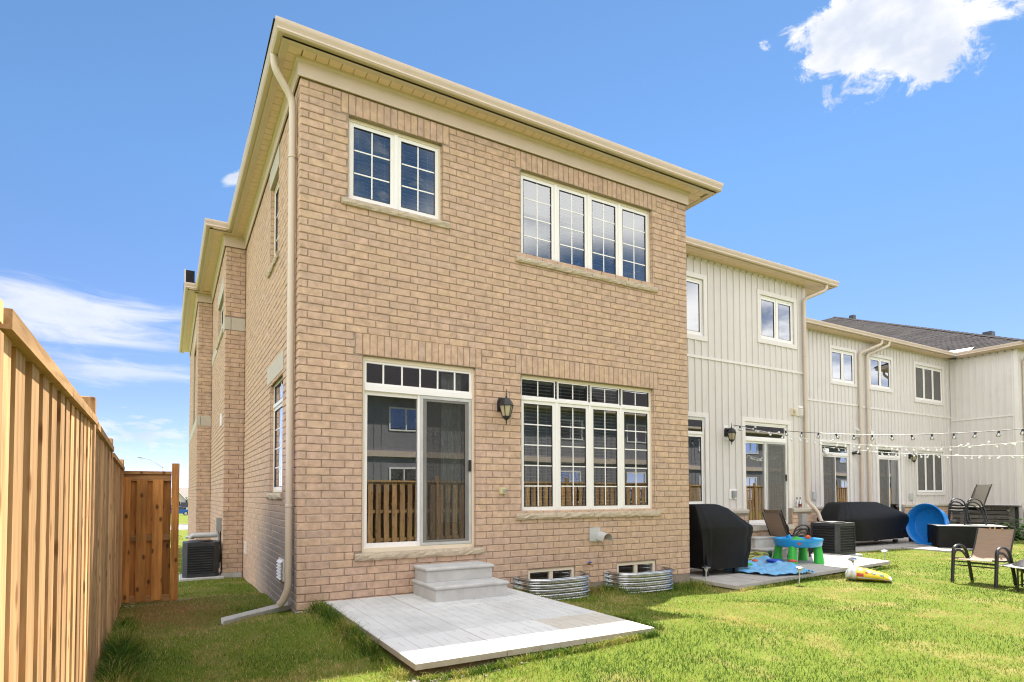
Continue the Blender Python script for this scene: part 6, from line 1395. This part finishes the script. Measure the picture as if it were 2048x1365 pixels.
for o in oo:
    mb=MB(); bars(mb,*o,.08,-.05,.03,TO); bx(mb,TO,(o[0]+o[1])/2-.03,(o[0]+o[1])/2+.03,o[2],o[3],-.04,.02); w=part('window',mb,WHITE,oh)
    mb=MB(); mb.add([TO(o[0],o[2],-.03),TO(o[1],o[2],-.03),TO(o[1],o[3],-.03),TO(o[0],o[3],-.03)],[(0,1,2,3)]); part('pane',mb,GLASS_FAR,w,fix=False)
mb=MB(); mb.box(-6.4,76.4,-22.0,-21.55,6.3,6.36); mb.box(-6.4,76.4,-21.6,-21.5,6.3,6.46); mb.box(-6,76,-22,-21.9,3.2,3.5); part('eave',mb,TAN,oh)
mb=MB(); mb.add([(-6.4,-21.5,6.46),(76.4,-21.5,6.46),(76.4,-27,9.0),(-6.4,-27,9.0),(76.4,-32.5,6.46),(-6.4,-32.5,6.46)],[(0,1,2,3),(3,2,4,5)]); mb.add([(12,-21.4,6.4),(22,-21.4,6.4),(17,-21.4,10.2),(17,-27,10.2),(12,-27,6.4),(22,-27,6.4)],[(0,2,3,4),(1,5,3,2),(0,1,2)]); part('roof',mb,SHINGLE,oh,fix=False)

# ------------------------------------------------------------------ far away down the passage: lamp, cars, house
lp=thing('street_lamp','slender grey street lamp with a curved arm beyond the gate','street lamp',(-2.31,125,-2.3))
mb=MB(); mb.tube([(-2.31,125,-2.6),(-2.31,125,7.15)],[.16,.13],8); part('pole',mb,GREY,lp,smooth=True)
mb=MB(); mb.tube(dspath([(-2.31,125,6.5),(-4.3,124.9,8.0),(-5.6,124.8,8.35),(-6.1,124.8,8.40)],1.0),.055,6); part('arm',mb,GREY,lp,smooth=True)
mb=MB(); mb.tube([(-5.6,124.8,8.35),(-5.95,124.8,8.42),(-6.6,124.8,8.50)],[.07,.15,.05],8); part('lamp_head',mb,GREY,lp,smooth=True)
CARB=mat('blue_car_paint',(0.015,0.09,0.36),0.25); CARW=mat('white_car_paint',(0.75,0.76,0.78),0.25); CGL=mat('car_glass',(0.02,0.025,0.03),0.1); TYRE=mat('tyre_rubber',(0.02,0.02,0.02),0.8); RIM=mat('wheel_rim',(0.45,0.45,0.46),0.35)
def car(loc,rz,m,label,tall=0.0,flip_=1):
    t=thing('parked_car',label,'car',loc,rz,'cars parked on the far street')
    side=[(-2.2,.35),(-2.25,.75),(-2.0,.92),(-1.1,.98),(-.55,1.42+tall),(.75,1.45+tall),(1.35,1.02),(2.1,.92),(2.28,.65),(2.22,.30)]
    mb=MB(); mb.prism(side[:4]+[(1.35,1.02)]+side[7:],-.88,.88,'y'); 
    part('body',mb,m,t,local=True,smooth=30)
    mb=MB(); mb.add([(x,y*w,z) for (x,z,w) in ((-1.1,.98,.86),(-.55,1.42+tall,.66),(.75,1.45+tall,.66),(1.35,1.02,.86)) for y in (-1,1)],[(0,2,3,1),(2,4,5,3),(4,6,7,5),(0,6,4,2),(1,3,5,7)]); part('cabin_glass',mb,CGL,t,local=True)
    mb=MB(); mb.add([(x,y*w,z) for (x,z,w) in ((-.6,1.43+tall,.67),(-.55,1.46+tall,.62),(.75,1.49+tall,.62),(.8,1.46+tall,.67)) for y in (-1,1)],[(0,2,3,1),(2,4,5,3),(4,6,7,5),(0,6,4,2),(1,3,5,7),(0,1,7,6)]); part('roof',mb,m,t,local=True)
    for x in (-1.35,1.4):
        for y in (-.86,.86):
            mb=MB(); mb.add([(x+.33*math.cos(q*math.pi/8),y+s*.1,.33+.33*math.sin(q*math.pi/8)) for s in (-1,1) for q in range(16)],[tuple(range(16)),tuple(range(31,15,-1))]+[(i,(i+1)%16,16+(i+1)%16,16+i) for i in range(16)]); w=part('wheel',mb,TYRE,t,local=True)
            mb=MB(); mb.add([(x+.21*math.cos(q*math.pi/8),y+s*.105,.33+.21*math.sin(q*math.pi/8)) for s in (-1,1) for q in range(16)],[tuple(range(16)),tuple(range(31,15,-1))]+[(i,(i+1)%16,16+(i+1)%16,16+i) for i in range(16)]); part('rim',mb,RIM,w,local=True)
    for y in (-.62,.62):
        mb=MB(); mb.box(2.2,2.285,y-.18,y+.18,.62,.78); part('headlight',mb,WHITE,t,local=True); mb=MB(); mb.box(-2.27,-2.2,y-.16,y+.16,.68,.82); part('tail_light',mb,RED,t,local=True)
    return t
car((-.3,106,gz1(-.3,106)),math.radians(2),CARB,'blue car parked on the far street seen past the gate post')
car((3.0,112,gz1(3,112)+.1),math.radians(-78),CARW,'white car parked beyond the blue one at the house corner',tall=.25)
fh=thing('distant_house','grey gabled house with stone porch far down the street','house',(3.4,205,-4.2)); GZF=-4.6
FW=mat('pale_grey_stone',(0.40,0.385,0.36),0.9,col2=(0.34,0.325,0.30),nscale=3); FR=mat('brown_grey_roof',(0.22,0.20,0.185),0.95,col2=(0.17,0.155,0.145),nscale=4); FD=mat('dark_slate_roof',(0.06,0.06,0.08),0.9)
mb=MB(); mb.box(-6,12,205,216,GZF,1.0); part('wall',mb,FW,fh)
mb=MB(); mb.add([(-6.6,204,.6),(12.6,204,.6),(12.6,217,.6),(-6.6,217,.6),(-1,210,3.7),(5,210,3.7)],[(0,1,5,4),(1,2,5),(2,3,4,5),(3,0,4)]); part('roof',mb,FR,fh,fix=False)
for (x0,x1,zt,y) in ((-1.2,3.1,2.9,202.6),(3.5,8.6,3.0,203.2)):
    xm=(x0+x1)/2; mb=MB(); mb.prism([(x0,GZF),(x1,GZF),(x1,.2),(xm,zt-.3),(x0,.2)],y,y+4,'y'); g=part('gable',mb,FW,fh)
    mb=MB(); mb.add([(x0-.4,y-.3,-.1),(xm,y-.3,zt),(xm,y+6,zt),(x0-.4,y+6,-.1),(x1+.4,y-.3,-.1),(x1+.4,y+6,-.1)],[(0,1,2,3),(1,4,5,2)]); part('roof',mb,FR,fh,fix=False)
    mb=MB(); mb.prism([(x0-.4,-.1),(xm,zt),(x1+.4,-.1),(x1+.15,-.1),(xm,zt-.3),(x0-.15,-.1)],y-.4,y-.3,'y'); part('verge_board',mb,WHITE,fh)
    mb=MB(); bars(mb,xm-.9,xm+.9,-2.0,-.4,.12,0,.1,lambda u,v,w,y=y:(u,y-.05-w,v)); w_=part('window',mb,WHITE,fh); mb=MB(); mb.box(xm-.8,xm+.8,y-.08,y-.02,-1.95,-.45); part('pane',mb,CGL,w_)
mb=MB(); mb.add([(-2,200.5,-2.5),(9,200.5,-2.5),(9,203.2,-1.4),(-2,203.2,-1.4)],[(0,1,2,3)]); mb.box(1.8,4.3,201.2,203.0,-2.4,-.9); part('porch_roof',mb,FD,fh,fix=False)
for x in (-1.8,1.4,3.3,4.1,8.8):
    mb=MB(); mb.box(x,x+.3,200.6,200.9,GZF,-2.4); part('column',mb,WHITE,fh)
for x in (2.1,):
    mb=MB(); mb.box(x,x+1.1,202.3,202.55,GZF,-2.6); part('door',mb,CGL,fh)
SHR=mat('shrub_leaves',(0.06,0.12,0.03),0.9,col2=(0.035,0.08,0.02),nscale=3)
def shrub(x,y,z,r0,h,label,seed,n=420,s=.12):
    t=thing('shrub',label,'shrub',(x,y,z),group='clipped shrubs by the far house'); r=random.Random(seed); mb=MB()
    for _ in range(n):
        a=r.uniform(0,6.28); b=math.acos(r.uniform(-.2,1)); k=r.uniform(.6,1.05); p=Vector((x+r0*k*math.sin(b)*math.cos(a),y+r0*k*math.sin(b)*math.sin(a),z+h*k*math.cos(b)))
        u=Vector((r.gauss(0,1),r.gauss(0,1),r.gauss(0,1))).normalized()*s; v=u.orthogonal().normalized()*s*.7; mb.add([p-u,p+v,p+u,p-v],[(0,1,2,3)])
    part('foliage',mb,SHR,t,fix=False); mb=MB(); mb.tube([(x,y,z-.1),(x,y,z+h*.5)],.05,6); part('stem',mb,DARK,t)
shrub(1.7,199,-3.9,1.5,1.1,'round clipped shrub in front of the far grey house',1,s=.3)
shrub(2.6,101,gz1(2.6,101),.7,.7,'low green shrub beside the white car at the house corner',2,s=.12)
# leafy bits against the skirt at the right
wd=thing('weed_clump','leafy green weeds growing at the foot of the grey timber skirt','plant',(23.3,1.7,-.25)); mb=MB(); r=random.Random(11)
for _ in range(420):
    x=23.0+r.gauss(0,.5); y=1.75+r.gauss(0,.18); h=abs(r.gauss(0,.28)); a=r.uniform(0,6.28); l=r.uniform(.05,.13); p=Vector((x,y,gz1(x,y)+h)); u=Vector((math.cos(a),math.sin(a),r.uniform(-.3,.5)))*l; v=Vector((-math.sin(a),math.cos(a),r.uniform(-.4,.4)))*l*.45; mb.add([p-u,p+v,p+u,p-v],[(0,1,2,3)])
part('leaves',mb,mat('weed_leaves',(0.08,0.15,0.025),0.7,col2=(0.045,0.10,0.018)),wd,fix=False)

# ------------------------------------------------------------------ grass blades
def blade_mat():
    m=bpy.data.materials.new('grass_blades'); m.use_nodes=True; nt=m.node_tree; N=nt.nodes; L=nt.links.new; b=N['Principled BSDF']; b.inputs['Roughness'].default_value=0.55; b.inputs['Specular IOR Level'].default_value=0.25
    at=N.new('ShaderNodeAttribute'); at.attribute_name='tint'; at.attribute_type='GEOMETRY'
    rp=N.new('ShaderNodeValToRGB'); e=rp.color_ramp.elements
    e[0].position=0.0; e[0].color=(0.045,0.105,0.010,1); e[1].position=1.0; e[1].color=(0.47,0.36,0.16,1)
    for p,c in ((0.35,(0.125,0.21,0.017)),(0.6,(0.235,0.275,0.030)),(0.8,(0.36,0.33,0.07))): q=e.new(p); q.color=(*c,1)
    L(at.outputs['Fac'],rp.inputs[0]); L(rp.outputs[0],b.inputs['Base Color'])
    tr=N.new('ShaderNodeBsdfTranslucent'); L(rp.outputs[0],tr.inputs[0]); mx=N.new('ShaderNodeMixShader'); mx.inputs[0].default_value=0.35; L(b.outputs[0],mx.inputs[1]); L(tr.outputs[0],mx.inputs[2]); L(mx.outputs[0],N['Material Output'].inputs['Surface']); return m
BLADE=blade_mat()
def vnoise(x,y,sc,seed):
    """smooth value noise, vectorised"""
    g=np.random.default_rng(seed).random((128,128)); X=x*sc; Y=y*sc; i=np.floor(X).astype(int); j=np.floor(Y).astype(int); fx=X-i; fy=Y-j; fx=fx*fx*(3-2*fx); fy=fy*fy*(3-2*fy)
    a=g[i%128,j%128]; b=g[(i+1)%128,j%128]; c=g[i%128,(j+1)%128]; d=g[(i+1)%128,(j+1)%128]; return (a*(1-fx)+b*fx)*(1-fy)+(c*(1-fx)+d*fx)*fy
def fbm(x,y,sc,seed): return (vnoise(x,y,sc,seed)*.5+vnoise(x,y,sc*2.1,seed+1)*.3+vnoise(x,y,sc*4.7,seed+2)*.2)
def lawn_mask(x,y):
    ok=np.ones(len(x),bool)
    ok&=~((x>-.03)&(x<6.19)&(y>-.01)&(y<17)); ok&=~((x>-.40)&(x<0)&(y>5.55)); ok&=~((x>-.72)&(x<-.3)&(y>9.55))
    ok&=~((x>.285)&(x<2.675)&(y>-2.945)&(y<0)); ok&=~((y>1.75)&(x>6.1)&(x<12.1)); ok&=~((y>3.9)&(x>12))
    t=(x-6.25)/5.15; ok&=~((x>6.25)&(x<11.95)&(y>-.84+.41*t)&(y<1.75)&(x<11.35+(y+.42)*.28))
    ok&=~((x>13)&(y>1.6)&(x<20.6)); ok&=~((x>15.8)&(x<18.7)&(y>.51)); ok&=~((x>24)&(y>1.9))
    for (x0,x1) in ((2.97,4.03),(4.55,5.66)): ok&=~((((x-(x0+x1)/2)/((x1-x0)/2))**2+(y/.44)**2)<1.0)
    ok&=~((x>-1.12)&(x<-.28)&(y>5.35)&(y<6.2)); ok&=~((x>11.6)&(x<12.45)&(y>.85)&(y<1.65))
    ok&=x>np.interp(y,[-9.5,-2.28,2.52,6,20],[-1.49,-1.69,-1.80,-1.9,-2.2]); return ok
def blades(n,rmax,seed,name,sampler=None,hmul=1.0):
    g=np.random.default_rng(seed)
    if sampler is None:
        rr=2.2*(rmax/2.2)**g.random(n); rr=np.where(g.random(n)<.45,2.2+(g.random(n))**1.25*(rmax-2.2),rr); th=np.radians(-63+g.random(n)*(63+78)); base=math.atan2(CF.x,CF.y)
        ang=base-th+0*base; ang=math.atan2(CF.x,CF.y)+np.radians(-50+100*g.random(n)); x=CP.x+rr*np.sin(ang); y=CP.y+rr*np.cos(ang)
    else: x,y=sampler(g,n)
    k=lawn_mask(x,y); x,y=x[k],y[k]; n=len(x)
    dist=np.hypot(x-CP.x,y-CP.y); z=gz(x,y)
    dry=fbm(x,y,1.1,3); dry2=fbm(x,y,.35,9); fine=g.random(n)
    # worn, dry ground in front of the gate and under the fence; lusher along walls and the slab
    worn=np.exp(-(((x+1.2)/.75)**2+((y-1.5)/1.15)**4))*(.6+.8*vnoise(x,y,2.2,40))
    lush=np.exp(-((y+.25)/.35)**2)*(x>2.6)*(x<6.3)+np.exp(-((x-.18)/.12)**2)*(y>-2.2)*(y<.05)+np.exp(-((x-np.interp(y,[-2.28,2.52],[-1.6,-1.72]))/.16)**2)*(y<1.2)
    lush=np.clip(lush,0,1)
    bare=fbm(x,y,2.6,21)
    keep=g.random(n)<np.clip(1.15-2.6*np.clip(bare-.55,0,1)-.9*np.clip(worn-.3,0,1),.2,1); x,y,z,dist,dry,dry2,fine,worn,lush=[a[keep] for a in (x,y,z,dist,dry,dry2,fine,worn,lush)]; n=len(x)
    tint=np.clip(.50+(dry-.5)*2.2+(dry2-.5)*1.0+(fine-.5)*.85+.5*np.clip((fbm(x,y,1.7,33)-.57)/.09,0,1)*(dist>1)+worn*.85-lush*.38+np.where(fine>.90,.35,0),0,1)
    h=(.022+.020*g.random(n)+.008*(1-dry))*hmul*(1+lush*(.6+1.1*g.random(n)**2)); tall=g.random(n)<.012; h=np.where(tall,h*1.7,h)
    w=np.maximum(.0016+.0012*g.random(n),dist*.00030)*(1+.3*(hmul>1))
    a=g.random(n)*2*np.pi; lean=(.35+.85*g.random(n)**1.2)*h; la=g.random(n)*2*np.pi
    dx,dy=np.cos(a)*w,np.sin(a)*w; lx,ly=np.cos(la)*lean,np.sin(la)*lean
    V=np.empty((n,5,3)); z0=z-.006
    V[:,0]=np.stack([x-dx,y-dy,z0],1); V[:,1]=np.stack([x+dx,y+dy,z0],1)
    V[:,2]=np.stack([x-dx*.75+lx*.35,y-dy*.75+ly*.35,z0+h*.6],1); V[:,3]=np.stack([x+dx*.75+lx*.35,y+dy*.75+ly*.35,z0+h*.6],1); V[:,4]=np.stack([x+lx,y+ly,z0+h*np.clip(1-.25*lean/h,0.4,1)],1)
    me=bpy.data.meshes.new(name); b=np.arange(n)[:,None]*5
    idx=np.concatenate([b+np.array([[0,1,3,2]]),b+np.array([[2,3,4]])],1).astype(np.int32)  # per blade: a quad and a triangle
    me.vertices.add(n*5); me.vertices.foreach_set('co',V.reshape(-1).astype(np.float32))
    me.loops.add(n*7); me.loops.foreach_set('vertex_index',idx.reshape(-1))
    me.polygons.add(n*2); st=np.stack([np.arange(n)*7,np.arange(n)*7+4],1).reshape(-1).astype(np.int32); me.polygons.foreach_set('loop_start',st)
    me.update(calc_edges=True); me.materials.append(BLADE)
    at=me.attributes.new('tint','FLOAT','POINT'); at.data.foreach_set('value',np.repeat(tint,5).astype(np.float32))
    o=bpy.data.objects.new(name,me); COL.objects.link(o); o['kind']='stuff'; o['label']='short green lawn with dry yellow patches'; return o
blades(430000,34,11,'grass')
def edge_sampler(g,n):
    u=g.random(n); m=g.integers(0,6,n); t=g.random(n); s=g.normal(0,1,n)
    x=np.select([m==0,m==1,m==2,m==3,m==4,m==5],[.24+.06*s*.7,2.9+t*3.4,np.interp(-2.6+t*4.2,[-2.28,2.52],[-1.62,-1.72])+.07*np.abs(s),.3+t*2.3,6.2+t*5.2,2.72+.03*np.abs(s)])
    y=np.select([m==0,m==1,m==2,m==3,m==4,m==5],[-2.9+t*2.95,-.02-.28*np.abs(s)*.8,-2.6+t*4.2,-2.965-.03*np.abs(s),-.90+t*.42-.04*np.abs(s),-2.9+t*2.9]); return x,y
def fence_tuft(g,n):
    y=-3.4+3.2*g.random(n)**.8; x=np.interp(y,[-2.28,2.52],[-1.655,-1.74])+.03+.09*np.abs(g.normal(0,1,n)); return x,y
o=blades(5200,30,14,'long_grass',fence_tuft,2.7); o['label']='tall rough grass at the foot of the left fence'
o=blades(15000,30,12,'long_grass',edge_sampler,1.75); o['label']='longer grass along the fence, walls and paving edges'
# small stones and debris at the slab corner and the gate foot
mb=MB(); r=random.Random(17); 
for (cx,cy,n,sx) in ((.33,-2.99,26,.10),(.9,-2.99,24,.35),(-1.15,2.48,10,.10),(-1.65,2.42,14,.10),(.06,-.14,14,.06)):
    for _ in range(n):
        x,y=cx+r.gauss(0,sx),cy+r.gauss(0,.035); s=r.uniform(.006,.02); z=gz1(x,y)+s*.3; mb.lathe([(0,-s*.5),(s,-s*.2),(s*.9,s*.3),(0,s*.55)],5,(x,y,z))
o=solo('pebbles',mb,mat('pebble_stone',(0.42,0.39,0.35),0.85,col2=(0.25,0.22,0.19),nscale=30),'small loose stones in the soil at the slab corner and gate',None,kind='stuff')
